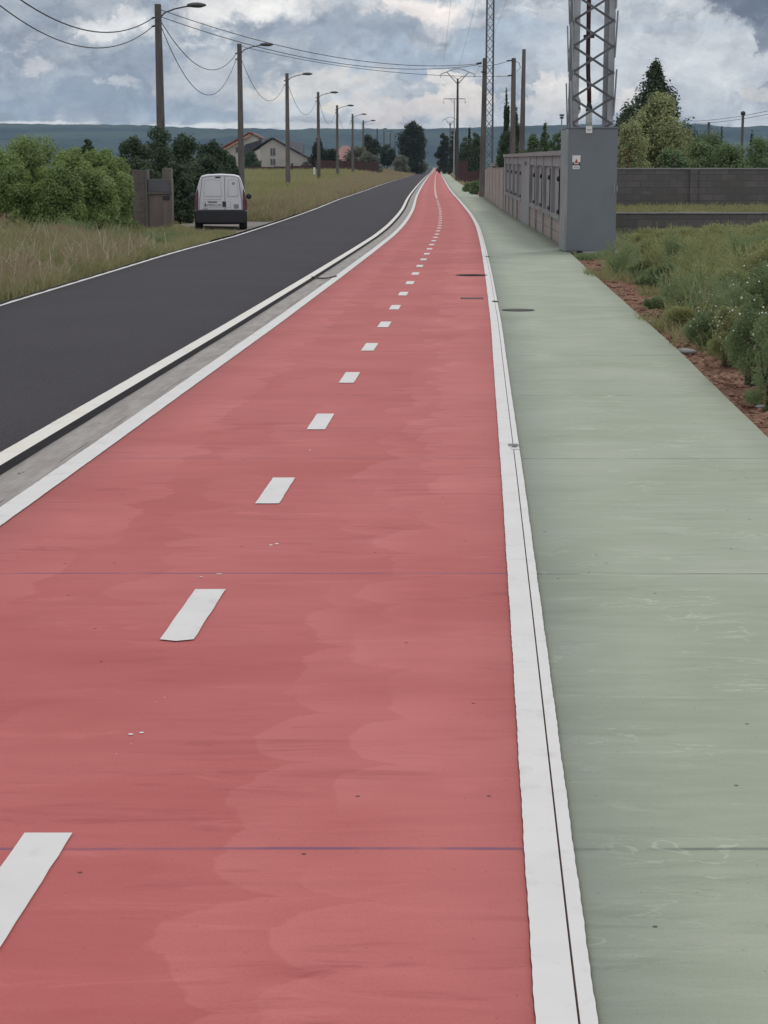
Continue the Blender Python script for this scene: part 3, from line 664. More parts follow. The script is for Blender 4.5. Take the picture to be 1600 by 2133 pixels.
wire('overhead_cable', (x1+.15, d1, t1-.55), (xa-.35, 112, za+ha-.42), 1.0, 'lower of two cables crossing over the road from the tallest lamp to the footpath pole', .018, 40)
x2, d2, t2 = LAMPS[1]
wire('overhead_cable', (x2+.1, d2, t2-.15), (xb-.4, 112, zb+hb-1.1), .55, 'cable from the second street lamp to the dark pole behind the wall, the lower one', .016, 40)
wire('overhead_cable', (xa-.3, 112, za+ha-.5), (xb-.4, 112, zb+hb-.2), .08, 'short cable joining the footpath pole to the dark pole behind the wall', .016, 10)
# pole with V-shaped crossarm
def vpole(px, D, ytop, span, label, mt=CONC, flat=False, w0=.4):
    x = (px-800)/3667*D; z0 = gz(x, D)
    root = thing('power_pole', label, 'power pole', (x, D, z0), group='line of power poles along the footpath')
    ht = zt(ytop, D)-z0; m = MB(); m.frust((0, 0, -.3), w0*1.15, w0, (0, 0, ht), w0*.6, w0*.55); m.build('pole', mt, root)
    s = span/2; m = MB(); q = .085
    if not flat:
        m.tube([(-s, 0, ht+.15), (-s*.97, 0, ht+.6), (-s*.62, 0, ht+.88), (-s*.2, 0, ht+1.28), (s*.2, 0, ht+1.28), (s*.62, 0, ht+.88), (s*.97, 0, ht+.6), (s, 0, ht+.15)], q*.7, 5)
        for e in (-1, 1):
            m.tube([(e*.12, 0, ht-.6), (e*s*.64, 0, ht+.9)], q*.8, 5); m.tube([(e*.08, 0, ht), (e*s*.35, 0, ht+.35)], q*.5, 5)
    else:
        m.tube([(-s, 0, ht-.75), (-s, 0, ht), (s, 0, ht), (s, 0, ht-.75)], q*.9, 5); m.tube([(-s*.4, 0, ht), (0, 0, ht-.7)], q*.5, 5)
    m.build('crossarm', METAL, root); return x, z0+ht, root
DK = mat('dark_pole', (.075, .07, .07), (.05, .046, .048), 1.5, .85, .2)
vx, vz, _ = vpole(952, 236, 166, 4.6, 'dark power pole with wide V-shaped crossarm, nearest of its line', DK)
vpole(945.5, 305, 207, 3.7, 'thin power pole with flat T-shaped crossarm behind the V-shaped one', METAL, True, .22)
vpole(937, 425, 256, 3.6, 'pale power pole with small V-shaped crossarm, beside the dark conifers', CONC)
vpole(936.5, 640, 268, 3.6, 'farthest power pole with flat crossarm at the skyline', CONC, True)
# lattice masts
def lattice(name, label, x, y, z0, hw, ph, n, legw, bar, taper=1., mt=METAL, detail=True):
    root = thing(name, label, 'lattice mast', (x, y, z0)); ht = ph*n
    W = lambda z: hw*(1-(1-taper)*z/ht)
    for sx in (-1, 1):
        for sy in (-1, 1):
            m = MB(); k = legw; t_ = legw*.12 if detail else legw*.5
            a, b = W(0), W(ht)
            m.bar((sx*(a-k/2), sy*a, 0), (sx*(b-k/2), sy*b, ht), k, t_, (0, 1, 0)); m.bar((sx*a, sy*(a-k/2), 0), (sx*b, sy*(b-k/2), ht), t_, k, (0, 1, 0))
            if detail:
                for z in (2.7, 3.95, 5.0):
                    z += .25*(sx > 0)
                    m.bar((sx*(W(z)+.012), sy*(W(z)+.012), z), (sx*(W(z)+.055), sy*(W(z)+.02), z+1.0), .022, legw*.95, (0, 1, 0))
            m.build('leg', mt, root)
    for f in range(4):
        m = MB()
        if f == 1 or (f and not detail): continue
        bw = bar if f == 0 else bar*.4
        for i in range(n):
            z0_, z1_ = i*ph, (i+1)*ph; a, b = W(z0_)*.97, W(z1_)*.97; off = W((z0_+z1_)/2)*1.0+bar*.3
            for s in (-1, 1):
                zs = (ph*.06 if s > 0 else 0)
                if f == 0: p, q = (-s*a, -off-s*.006, z0_+zs), (s*b, -off-s*.006, z1_+zs)
                elif f == 1: p, q = (-s*a, off, z0_+ph*.3), (s*b, off, z1_+ph*.3)
                elif f == 2: p, q = (-off, -s*a, z0_), (-off, s*b, z1_)
                else: p, q = (off, -s*a, z0_), (off, s*b, z1_)
                m.bar(p, q, bw, bw*.25, (0, 1, 0) if f < 2 else (1, 0, 0))
            if not detail: m.bar((-a, -off, z1_), (a, -off, z1_), bar, bar*.3)
        m.build('bracing', DSTEEL if detail else mt, root)
    return root
mast = lattice('lattice_mast', 'steel lattice mast rising out of the grey metal cabinet', 4.635, 39.8, .05, .455, .553, 22, .13, .05, .96)
m = MB()
m.box(4.07, 5.19, 39.2, 40.35, .03, 2.72)
cab = thing('transformer_cabinet', 'tall blue-grey sheet metal cabinet around the foot of the lattice mast', 'cabinet', (0, 0, 0))
m.build('housing', BOXM, cab, bev=.012)
MB().box(4.035, 4.066, 39.22, 40.3, .03, 2.70).box(4.028, 4.09, 39.185, 39.197, .03, 2.71).build('edge_trim', BOXL, cab)
MB().box(4.05, 5.21, 39.18, 40.37, 2.722, 2.75).build('lid', BOXM, cab)
for zz in (.35, 2.55):
    for xx in (4.16, 5.12): MB().ellipsoid((xx, 39.198, zz), (.014, .006, .014), 8, 5).build('bolt', BOXL, cab)
for zz in (.32, 1.35, 2.35): MB().tube([(5.2, 39.21, zz), (5.2, 39.21, zz+.12)], .014, 8).build('hinge', BOXL, cab)
MB().box(5.12, 5.14, 39.17, 39.197, 1.3, 1.5).build('handle', BOXL, cab)
sg = MB().box(4.185, 4.365, 39.186, 39.198, 1.925, 2.135).build('warning_sign', SIGNW, cab)
MB().prism([(4.225, 1.965), (4.325, 1.965), (4.275, 2.065)], 39.184, 39.1855).build('triangle', SIGNR, sg)
MB().prism([(4.272, 2.045), (4.262, 2.008), (4.275, 2.010), (4.268, 1.975), (4.288, 2.018), (4.275, 2.018), (4.283, 2.045)], 39.182, 39.1838).build('lightning_mark', SIGNK, sg)
MB().box(4.187, 4.363, 39.184, 39.1857, 1.927, 1.944).box(4.187, 4.225, 39.184, 39.1857, 1.946, 1.985).box(4.325, 4.363, 39.184, 39.1857, 1.946, 1.985).build('black_band', SIGNK, sg)
pl = MB().box(4.195, 4.35, 39.186, 39.198, 1.838, 1.915).build('number_plate', SIGNW, cab)
MB().box(4.215, 4.33, 39.184, 39.1857, 1.865, 1.872).box(4.225, 4.32, 39.184, 39.1857, 1.883, 1.890).build('text_line', SIGNK, pl)
tg = MB().box(4.47, 4.61, 39.165, 39.178, 2.62, 2.77).build('mast_plate', SIGNW, cab)
MB().box(4.49, 4.59, 39.162, 39.1645, 2.68, 2.70).build('text_line', mat('plate_grey', (.35, .35, .36)), tg)
tag(MB().box(4.45, 5.37, 38.5, 40.9, -.2, .027).build('concrete_plinth', CONC2, bev=.02), 'low concrete slab under the blue-grey cabinet', 'plinth')
ct = thing('cable_conduit', 'dark red cables running down the mast into a pale tube on the cabinet', 'conduit', (4.60, 39.75, 2.7))
MB().tube([(0, 0, .0), (0, 0, .42)], .072, 14).tube([(0, 0, .16), (0, 0, .18)], .078, 14).build('pipe', PVC, ct, smooth=True)
MB().tube([(0, 0, .42), (0, 0, .50), (-.005, 0, .56), (-.005, 0, .64)], [.078, .074, .05, .045], 12).build('heat_shrink_cap', CABLE, ct, smooth=True)
for k, (ox, oy) in enumerate(((-.025, 0), (.022, .01), (0, -.03))):
    MB().tube([(ox, oy, .6), (ox-.01, oy, .9), (ox-.035, oy, 1.2), (ox-.05, oy, 1.7), (ox-.055, oy, 2.5), (ox-.06, oy, 9.0)], .026, 8).build('cable', REDC, ct, smooth=True)
MB().box(-.16, .08, -.02, .03, 2.0, 2.07).build('clamp', IRON, ct)
lattice('lattice_mast', 'slim distant lattice mast standing behind the footpath pole', (1017.5-800)/3667*138, 138, gz(8.3, 138), .33, .80, 26, .085, .05, .82, MATS['dark_steel'], False)
# thin conductors overhead
for k, (ox, lx, lb) in enumerate(((-2.2, 5.2, 'leftmost'), (0, 7.6, 'middle'), (2.2, 10.5, 'rightmost'))):
    wire('power_line', (vx+ox, 236, vz+.3+(1 if ox == 0 else 0)), (lx*.98, 120, 19.5), 1.0, '%s of three thin power lines rising from the V-shaped crossarm' % lb, .011, 14, mt=METAL)

# ---------------- boundary wall ----------------
W0, W1 = Vector((4.37, 41.4, 0)), Vector((5.42, 79.5, 0)); wd_ = (W1-W0).normalized(); wn_ = Vector((wd_.y, -wd_.x, 0)); WL = (W1-W0).length
wall = thing('boundary_wall', 'grey rendered wall with block base and grilled openings along the footpath', 'wall', (0, 0, 0))
def wbox(m, s0, s1, n0, n1, z0, z1, ztop=None):
    """box in wall coordinates; s along the wall, n away from the footpath"""
    vs = []
    for z, zz in ((0, 0), (1, 1)):
        for s, n_ in ((s0, n0), (s0, n1), (s1, n1), (s1, n0)):
            p = W0+wd_*s+wn_*n_; h0 = z0(s) if callable(z0) else z0; h1 = z1(s) if callable(z1) else z1
            vs.append((p.x, p.y, h1 if z else h0))
    m.add(vs, [(0, 1, 2, 3), (7, 6, 5, 4), (1, 0, 4, 5), (2, 1, 5, 6), (3, 2, 6, 7), (0, 3, 7, 4)]); return m
topz = lambda s: 2.17+s*.0102
gbase = lambda s: prof(W0.y+wd_.y*s)-.1
sill = lambda s: topz(s)-1.52
lint = lambda s: topz(s)-.28
m = MB()
segs_p = [(0, 3.1), (17.6, 22.6), (37.2, 38.1)]
for a, b in segs_p: wbox(m, a, b, .0, .34, gbase, topz)
m.build('pillar', WALLG, wall)
bays = [(3.1, 17.6, 4), (22.6, 37.2, 4)]
for a, b, n in bays:
    step = (b-a)/n
    wbox(MB(), a, b, .03, .32, lint, topz).build('lintel', WALLG, wall)
    for i in range(n):
        s0, s1 = a+i*step, a+(i+1)*step
        wbox(MB(), s1-.28, s1, .0, .34, gbase, topz).build('mullion', WALLG, wall)
        wbox(MB(), s0, s1-.285, .10, .31, sill, lint).build('panel', WALLG, wall)
        m = MB(); half = lambda s: gbase(s)+(sill(s)-gbase(s))*.45
        for z0_, z1_ in ((gbase, lambda s: half(s)-.012), (lambda s: half(s)+.012, lambda s: sill(s)-.10)):
            for q in range(3): wbox(m, s0+q*(step-.29)/3+.01, s0+(q+1)*(step-.29)/3-.01, .05, .3, z0_, z1_)
        m.build('block_base', BEIGE, wall)
        wbox(MB(), s0, s1-.285, .075, .3, gbase, lambda s: sill(s)-.101).build('mortar', WALLG, wall)
        wbox(MB(), s0, s1-.285, -.02, .3, lambda s: sill(s)-.10, sill).build('window_sill', COPE, wall)
        m = MB(); q = s0+.3
        for q in (s0+1.15,):
            wbox(m, q, q+.045, .05, .09, sill, lambda s: lint(s)-.06)
        gl = m.build('grille', IRON, wall)
        m = MB(); p = W0+wd_*(s0+1.2)+wn_*.03; m.ellipsoid((p.x, p.y, lint(s0)-.30), (.04, .10, .07), 8, 6); p = W0+wd_*(s0+1.25)+wn_*.03; m.ellipsoid((p.x, p.y, sill(s0)+.1), (.03, .13, .06), 8, 6); m.build('grille_knob', IRON, gl)
m = MB(); s = 0
while s < 38: wbox(m, s, min(38.2, s+2.35), -.06, .42, topz, lambda q: topz(q)+.12); s += 2.37
m.build('coping', COPE, wall)
# drain slot plate on the big pillar
wbox(MB(), 19.2, 20.4, -.012, 0, lambda s: topz(s)-.30, lambda s: topz(s)-.18).build('vent', IRON, wall)
w2 = thing('garden_wall', 'low beige block wall continuing from the grey wall to the concrete pole', 'wall')
Q0, Q1 = Vector((5.43, 79.8, 0)), Vector((6.35, 110.5, 0))
for k in range(6):
    a, b = Q0.lerp(Q1, k/6), Q0.lerp(Q1, (k+1)/6); a2, b2 = a+Vector((.02, .12, 0)), b-Vector((.02, .12, 0)); zz = 2.05+.02*k
    m = MB(); vs = [(a2.x, a2.y, 0), (a2.x+.25, a2.y, 0), (b2.x+.25, b2.y, 0), (b2.x, b2.y, 0)]
    m.add([(v[0], v[1], prof(v[1])-.1) for v in vs]+[(v[0], v[1], zz) for v in vs], [(0, 1, 2, 3), (7, 6, 5, 4), (1, 0, 4, 5), (2, 1, 5, 6), (3, 2, 6, 7), (0, 3, 7, 4)]); m.build('panel', BEIGE, w2)
    MB().box(a.x-.04, a.x+.3, a.y-.13, a.y+.13, prof(a.y)-.1, zz+.06).build('post', COPE if k % 2 else BEIGE, w2)

# ---------------- walls of the plot at right ----------------
def wallbox(name, label, x0, x1, y0, y1, z0, z1, mt, posts=0, cat='wall'):
    root = thing(name, label, cat, ((x0+x1)/2, (y0+y1)/2, z0)); ox, oy = root.location.x, root.location.y
    MB().box(x0-ox, x1-ox, y0-oy, y1-oy, -.2, z1-z0).build('masonry', mt, root, bev=.01)
    return root, ox, oy
r1, ox, oy = wallbox('block_wall', 'long dark block wall at the back of the weedy plot', 6.2, 24, 60, 60.25, .45, 1.93, BLOCK)
MB().box(6.15-ox, 24.05-ox, 59.96-oy, 60.29-oy, 1.48, 1.53).build('coping', WALLG, r1)
for xx in (10.55, 14.6, 19): MB().box(xx-.12-ox, xx+.12-ox, 59.9-oy, 59.999-oy, -.1, 1.47).build('pier', BLOCK, r1)
r2, ox, oy = wallbox('retaining_wall', 'low mottled retaining wall in front of the long block wall', 6.3, 22, 52, 52.25, -.1, .60, BLOCK)
MB().box(6.25-ox, 22.05-ox, 51.96-oy, 52.29-oy, .702, .74).build('coping', WALLG, r2)
wallbox('garden_wall', 'short grey wall seen between the footpath pole and the grey wall', 7.9, 9.6, 131, 131.3, gz(8.5, 131), gz(8.5, 131)+2.1, WALLG)
wallbox('garden_wall', 'brown wall behind grass left of the footpath pole', 9.2, 13.0, 205, 205.4, gz(10, 205)-.1, gz(10, 205)+1.35, FENCE)
wallbox('wooden_gate', 'dark brown gate beside the footpath under the V-armed power pole', 9.35, 10.6, 222, 222.2, gz(9.6, 222)-.2, gz(9.6, 222)+2.6, FENCE, cat='gate')

# ---------------- meter cabinet ----------------
mc = thing('meter_cabinet', 'weathered brick meter cabinet with two piers beside the hedge', 'cabinet', (-7.22, 54.6, -.05), math.radians(2))
MB().box(-.60, -.20, 0, .75, 0, 1.93).build('pier', BRICK, mc, bev=.015)
MB().box(-.20, -.13, -.03, .78, 0, 1.95).build('pier_edge', CONC, mc)
MB().box(.33, .60, .05, .8, 0, 1.98).build('pier', BRICK, mc, bev=.015)
MB().box(-.125, .62, .03, .7, 0, 1.66).build('body', WOOD, mc, bev=.01)
MB().box(-.10, .58, .0, .028, 1.27, 1.64).build('meter_box', mat('meter_grey', (.115, .118, .135), (.09, .09, .105)), mc)
MB().box(-.125, .63, -.02, .029, 1.20, 1.26).build('shelf', CONC, mc)
MB().box(-.08, .31, .012, .028, .1, 1.12).build('door', WOOD, mc)
MB().box(.35, .56, .01, .027, 1.02, 1.14).build('slot', IRON, mc)

# ---------------- van ----------------
vy = 55.4; vx0 = (459-800)/3667*vy; vrz = math.atan2(-vx0, vy)
van = thing('parked_van', 'small white delivery van with black bumper parked on the left verge', 'van', (vx0, vy, .0), vrz); van.scale = (1, 1, .965)
PAINT = mat('white_van_paint', (.66, .66, .69), (.63, .63, .66), 1, .28, 0, local=True); BUMP = mat('black_plastic', (.022, .021, .028), (.018, .018, .023), 3, .6, .1)
GLASS = mat('van_glass', (.02, .022, .026), (.03, .032, .036), 2, .08, 0); TAIL = mat('tail_light_red', (.12, .006, .022), (.06, .004, .014), 6, .2, 0)
TYRE = mat('tyre_rubber', (.02, .02, .021), (.03, .03, .031), 6, .85, .3); SEAM = mat('door_seam', (.16, .16, .18), (.12, .12, .14), 4, .7, 0)
WZ = [.26, .45, .66, .80, 1.0, 1.2, 1.4, 1.58, 1.70, 1.77, 1.81, 1.83]; WW = [.76, .80, .825, .83, .82, .785, .735, .68, .635, .58, .42, 0]
def ztop(y):
    return float(np.interp(y, [0, .08, .3, 2.35, 3.25, 3.85, 4.0, 4.05], [1.80, 1.825, 1.84, 1.83, 1.10, .88, .72, .5]))
def hw(z, y): return float(np.interp(z, WZ, WW))*float(np.interp(y, [0, .15, .6, 3.2, 3.8, 4.05], [.975, .995, 1, 1, .93, .8]))
rake = lambda z: .10*sst((z-.66)/1.2)
ST = [0, .04, .12, .3, .6, 1.2, 1.8, 2.35, 2.65, 2.95, 3.25, 3.55, 3.85, 4.0, 4.05]
ring = []; V = []; F = []
nr = len(WZ)*2
for y in ST:
    T = ztop(y); row = []
    for k, z in enumerate(WZ):
        zz = .26+(z-.26)*(T-.26)/(1.83-.26); f = 1 if T > 1.7 else None
        wdt = hw(z, y) if T > 1.7 else min(hw(zz, y), hw(z, y)*1.12 if k < len(WZ)-1 else 0)
        if k == len(WZ)-1: wdt = .001
        row.append((wdt, zz))
    for wdt, zz in row: V.append((wdt, y+rake(zz)*max(0, 1-y/.6), zz))
    for wdt, zz in reversed(row): V.append((-wdt, y+rake(zz)*max(0, 1-y/.6), zz))
for i in range(len(ST)-1):
    for k in range(nr): F.append((i*nr+k, i*nr+(k+1) % nr, (i+1)*nr+(k+1) % nr, (i+1)*nr+k))
me = bpy.data.meshes.new('body'); me.from_pydata(V, [], F+[tuple(range(nr))[::-1], tuple((len(ST)-1)*nr+k for k in range(nr))]); me.materials.append(PAINT); me.update()
for p_ in me.polygons: p_.use_smooth = len(p_.vertices) == 4
bo = bpy.data.objects.new('body', me); COL.objects.link(bo); bo.parent = van
def rear(name, poly, mt, proud=.012, parent=van, inset=.03, bev=0):
    """panel on the raked tail; poly of (x, z)"""
    n = len(poly); vs = [(x, rake(z)-proud, z) for x, z in poly]+[(x, rake(z)+inset, z) for x, z in poly]
    return MB().add(vs, [tuple(range(n)), tuple(range(2*n-1, n-1, -1))]+[((i+1) % n, i, n+i, n+(i+1) % n) for i in range(n)]).build(name, mt, parent, bev=bev)
def rect(x0, x1, z0, z1): return [(x0, z0), (x1, z0), (x1, z1), (x0, z1)]
DL = [(-.66, .68), (.125, .68), (.125, 1.755), (-.2, 1.75), (-.56, 1.71), (-.60, 1.35), (-.65, 1.0)]
DRr = [(.140, .68), (.66, .68), (.65, 1.0), (.60, 1.35), (.56, 1.71), (.3, 1.745), (.140, 1.755)]
rear('seam_panel', [(-.675, .67), (.675, .67), (.665, 1.0), (.615, 1.36), (.575, 1.725), (.2, 1.768), (-.2, 1.768), (-.575, 1.725), (-.615, 1.36), (-.665, 1.0)], SEAM, .004)
ld = rear('rear_door', DL, PAINT, .014, bev=.006); rd = rear('rear_door', DRr, PAINT, .014, bev=.006)
def outline(x0, x1, z0, z1, top, par):
    m = MB(); t_ = .012; y_ = lambda z: rake(z)-.0165
    for (a, b) in (((x0, z0), (x1, z0)), ((x0, z0), (x0+.03, z1)), ((x1, z0), (x1-.03, z1)), ((x0+.03, z1), ((x0+x1)/2, top)), (((x0+x1)/2, top), (x1-.03, z1))):
        m.bar((a[0], y_(a[1]), a[1]), (b[0], y_(b[1]), b[1]), t_, t_, (0, 1, 0))
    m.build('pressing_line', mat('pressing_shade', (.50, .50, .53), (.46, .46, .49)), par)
outline(-.53, .03, 1.12, 1.62, 1.66, ld); outline(.22, .55, 1.12, 1.62, 1.65, rd)
m = MB()
for x0, x1 in ((-.53, .03),): m.bar((x0, rake(1.02)-.016, 1.02), (x1, rake(1.02)-.016, 1.02), .01, .01, (0, 1, 0))
m.build('pressing_line', MATS['pressing_shade'], ld)
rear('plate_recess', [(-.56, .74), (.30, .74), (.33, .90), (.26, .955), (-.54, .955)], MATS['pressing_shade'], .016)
rear('plate_recess_floor', [(-.545, .75), (.285, .75), (.31, .895), (.25, .94), (-.53, .94)], PAINT, .018)
rear('plate_light', rect(-.40, -.12, .915, .945), BUMP, .034)
npl = rear('licence_plate', rect(-.51, .0, .775, .895), SIGNW, .026)
rear('country_band', rect(-.508, -.465, .777, .893), mat('plate_blue', (.03, .06, .25)), .028, npl)
for body, xo in (('6983', -.335), ('GDR', -.10)):
    fc = bpy.data.curves.new('plate_characters', 'FONT'); fc.body = body; fc.size = .118; fc.align_x = 'CENTER'; fc.extrude = .001
    fo = bpy.data.objects.new('tmp', fc); COL.objects.link(fo); dg = bpy.context.evaluated_depsgraph_get(); fm = bpy.data.meshes.new_from_object(fo.evaluated_get(dg)); bpy.data.objects.remove(fo)
    fm.materials.clear(); fm.materials.append(SIGNK); fo = bpy.data.objects.new('plate_characters', fm); COL.objects.link(fo); fo.parent = npl
    fo.location = (xo, rake(.83)-.0295, .792); fo.rotation_euler = (math.pi/2, 0, 0)
rear('door_handle', [(.05, .775), (.165, .765), (.165, .945), (.05, .945)], IRON, .03)
rear('sticker', rect(.41, .56, .715, .855), mat('sticker_grey', (.27, .28, .30), (.22, .23, .25)), .016, rd)
rear('badge', [(.35, 1.52), (.405, 1.475), (.46, 1.52), (.405, 1.575)], mat('badge_grey', (.12, .12, .15)), .022, rd)
rear('badge_inner', [(.385, 1.52), (.405, 1.50), (.425, 1.52), (.405, 1.545)], PAINT, .024, rd)
rear('name_badge', rect(-.56, -.40, .695, .715), SEAM, .016, ld)
rear('brake_light', [(-.15, 1.70), (-.01, 1.70), (.01, 1.745), (-.17, 1.745)], IRON, .03)
for s in (-1, 1):
    rear('tail_light', [(s*.70, .67), (s*.825, .67), (s*.83, .82), (s*.815, 1.0), (s*.775, 1.2), (s*.715, 1.375), (s*.695, 1.2), (s*.70, 1.0)][::s], TAIL, .010, inset=.14, bev=.01)
b = MB()
for (y0, y1, z0, z1, w_, dp) in ():
    pass
bp = [(-.77, .25), (.77, .25), (.815, .36), (.825, .60), (.79, .665), (-.79, .665), (-.825, .60), (-.815, .36)]
MB().add([(x, -.10+.05*abs(x)**3, z) for x, z in bp]+[(x*.99, .45, z) for x, z in bp], [tuple(range(8)), tuple(range(15, 7, -1))]+[((i+1) % 8, i, 8+i, 8+(i+1) % 8) for i in range(8)]).build('rear_bumper', BUMP, van, bev=.03)
MB().box(-.82, .82, 3.85, 4.12, .24, .62).build('front_bumper', BUMP, van, bev=.05)
MB().box(-.6, .6, .3, 3.6, .20, .27).build('underbody', IRON, van)
for sx in (-1, 1):
    for wy in (.72, 3.30):
        tyre = MB().tube([(sx*.60, wy, .30), (sx*.63, wy, .30), (sx*.78, wy, .30), (sx*.81, wy, .30)], [.27, .30, .30, .27], 24).build('wheel', TYRE, van, smooth=False)
        MB().tube([(sx*.80, wy, .30), (sx*.822, wy, .30)], [.19, .17], 18).build('rim', METAL, tyre)
        MB().tube([(sx*.795, wy, .40), (sx*.826, wy, .40)], [.36, .35], 20).build('wheel_arch', BUMP, van)
    m = MB(); m.ellipsoid((sx*.93, 2.72, 1.08), (.09, .06, .10), 10, 6); m.box(min(sx*.80, sx*.9), max(sx*.80, sx*.9), 2.72, 2.78, 1.02, 1.08); m.build('wing_mirror', BUMP, van, smooth=True)
    m = MB(); m.add([(sx*(hw(1.08, 2)+.004), 1.75, 1.08), (sx*(hw(1.08, 2)+.004), 2.85, 1.08), (sx*(hw(1.5, 2)+.004), 2.45, 1.5), (sx*(hw(1.58, 2)+.004), 1.80, 1.58)], [(0, 1, 2, 3)[::sx]]); m.build('side_window', GLASS, van)
    MB().box(min(sx*.828, sx*.838), max(sx*.828, sx*.838), 1.2, 2.9, .55, .62).build('side_rubbing_strip', BUMP, van)
MB().add([(-.62, 2.47, 1.75), (.62, 2.47, 1.75), (.70, 3.2, 1.16), (-.70, 3.2, 1.16)], [(3, 2, 1, 0)]).build('windscreen', GLASS, van)

# ---------------- houses ----------------
def W(px, py, D): return ((px-800)/3667*D, zt(py, D))
def prismpx(pts, D, dep, name, mt, parent, dy=0):
    return MB().prism([W(a, b, D) for a, b in pts], D+dy, D+dy+dep).build(name, mt, parent)
D = 300
h1 = thing('gabled_house', 'pale house with dark slate gable roof behind the brown fence', 'house')
prismpx([(542, 356), (648, 356), (648, 334), (600, 308), (569, 290), (542, 308)], D, 9, 'wall', HWALL, h1)
rf = MB()
def roofplane(a, b, D0, dep, t_=.22):
    (xa, za), (xb, zb_) = W(*a, D0), W(*b, D0); n = Vector((-(zb_-za), 0, xb-xa)).normalized()*t_
    if n.z < 0: n = -n
    return [(xa, D0-.5, za), (xb, D0-.5, zb_), (xb+n.x, D0-.5, zb_+n.z), (xa+n.x, D0-.5, za+n.z), (xa, D0+dep, za), (xb, D0+dep, zb_), (xb+n.x, D0+dep, zb_+n.z), (xa+n.x, D0+dep, za+n.z)]
FC = [(0, 1, 2, 3), (7, 6, 5, 4), (1, 0, 4, 5), (2, 1, 5, 6), (3, 2, 6, 7), (0, 3, 7, 4)]
for a, b in (((569, 288), (508, 322)), ((569, 288), (600, 306)), ((600, 306), (651, 334))): rf.add(roofplane(a, b, D, 9.6), FC)
rf.build('roof', SLATE, h1)
MB().add([(*W(592, 316, D)[:1], D+3, W(592, 316, D)[1]), (W(630, 320, D)[0], D+3, W(630, 320, D)[1]), (W(630, 298, D)[0], D+6, W(630, 298, D)[1]), (W(594, 291, D)[0], D+6, W(594, 291, D)[1]), (W(592, 316, D)[0], D+9, W(592, 316, D)[1]), (W(630, 320, D)[0], D+9, W(630, 320, D)[1])], [(0, 1, 2, 3), (3, 2, 5, 4), (0, 3, 4), (1, 5, 2)]).build('side_roof', SLATE, h1)
prismpx([(500, 322), (545, 308), (545, 291), (512, 301)], D+2.5, 3, 'wing_roof', SLATE, h1)
for (a, b, c_, d) in ((564, 574, 309, 324), (564, 574, 331, 343)):
    fr_ = prismpx([(a-1, d+1), (b+1, d+1), (b+1, c_-1), (a-1, c_-1)], D, .06, 'window', FRAME, h1, -.06)
    prismpx([(a, d), (b, d), (b, c_), (a, c_)], D, .03, 'pane', HWIN, fr_, -.1)
    prismpx([(568.6, d), (569.4, d), (569.4, c_), (568.6, c_)], D, .02, 'glazing_bar', FRAME, fr_, -.13)
prismpx([(606, 350), (611, 350), (611, 340), (606, 340)], D, .06, 'door', HWIN, h1, -.07)
prismpx([(630, 350), (643, 350), (643, 342), (641, 338), (637, 336.5), (632, 338), (630, 342)], D, .06, 'arched_opening', HWIN, h1, -.07)
h2 = thing('red_roofed_house', 'cream house with steep red tile roof left of the slate one', 'house')
D = 318
prismpx([(464, 356), (540, 356), (540, 288), (522, 279), (464, 312)], D, 9, 'wall', HWALL, h2)
rf = MB()
for a, b in (((522, 277), (460, 311)), ((522, 277), (548, 290))): rf.add(roofplane(a, b, D, 9.6), FC)
(xa, za) = W(522, 277, D); (xb, zb_) = W(461, 297, D+6)
rf.build('roof', TILE, h2)
prismpx([(462, 313), (463, 316), (524, 283), (522, 279)], D, .5, 'barge_board', mat('orange_barge', (.5, .27, .19)), h2, -.6)
f_ = prismpx([(492, 318), (497, 318), (497, 306), (492, 306)], D, .06, 'window', HWIN, h2, -.07)
h3 = thing('distant_house', 'low house with faded pink hipped roof beyond the conifer', 'house')
D = 345
prismpx([(688, 352), (752, 352), (752, 336), (688, 336)], D, 8, 'wall', HWALL, h3)
(xl, zl), (xr, _), (xc, zc) = W(684, 338, D), W(757, 338, D), W(712, 303, D)
MB().add([(xl, D-.5, zl), (xr, D-.5, zl), (xr, D+8.5, zl), (xl, D+8.5, zl), (xc, D+4, zc), (xc+1.2, D+4, zc)], [(0, 1, 5, 4), (1, 2, 5), (2, 3, 4, 5), (3, 0, 4), (3, 2, 1, 0)]).build('roof', PINKT, h3)
# fence in front of the houses
fn = thing('garden_fence', 'dark brown board fence running across in front of the houses', 'fence')
pts = [(430, 346, 357), (545, 348, 357), (600, 345, 358), (655, 343, 358), (657, 334, 357), (790, 337, 357)]
for (a, t0, b0), (b, t1_, b1) in zip(pts, pts[1:]):
    if b-a < 5: continue
    (xa_, z0_), (xb_, z1_) = W(a, t0, 288), W(b, t1_, 288); n = max(2, int((xb_-xa_)/2.4))
    for k in range(n):
        p_, q_ = xa_+(xb_-xa_)*k/n, xa_+(xb_-xa_)*(k+1)/n; zz = z0_+(z1_-z0_)*k/n; gg = min(gz(p_, 288), gz(q_, 288))-.3
        MB().box(p_+.06, q_-.06, 287.97, 288.05, gg, zz+random.uniform(-.05, .03)).build('panel', FENCE, fn)
        MB().box(p_-.06, p_+.058, 287.92, 288.1, gg, zz+.1).build('post', FENCE, fn)
tag(MB().box(*(lambda a, b: (a[0], b[0]))(W(653, 0, 189), W(657, 0, 189)), 188.9, 188.96, gz(-7.4, 189)+.5, gz(-7.4, 189)+1.25).build('notice_board', SIGNW), 'small white board leaning beside the fourth street lamp', 'board')
ub = thing('utility_box', 'pale concrete utility box at the foot of the distant lamps', 'utility box', (2.0, 440, gz(2.0, 440)))
MB().box(-.6, .9, -.4, .4, 0, 1.3).build('body', COPE, ub, bev=.04); MB().box(-.7, 1.0, -.5, .5, 1.31, 1.42).build('roof', CONC, ub)

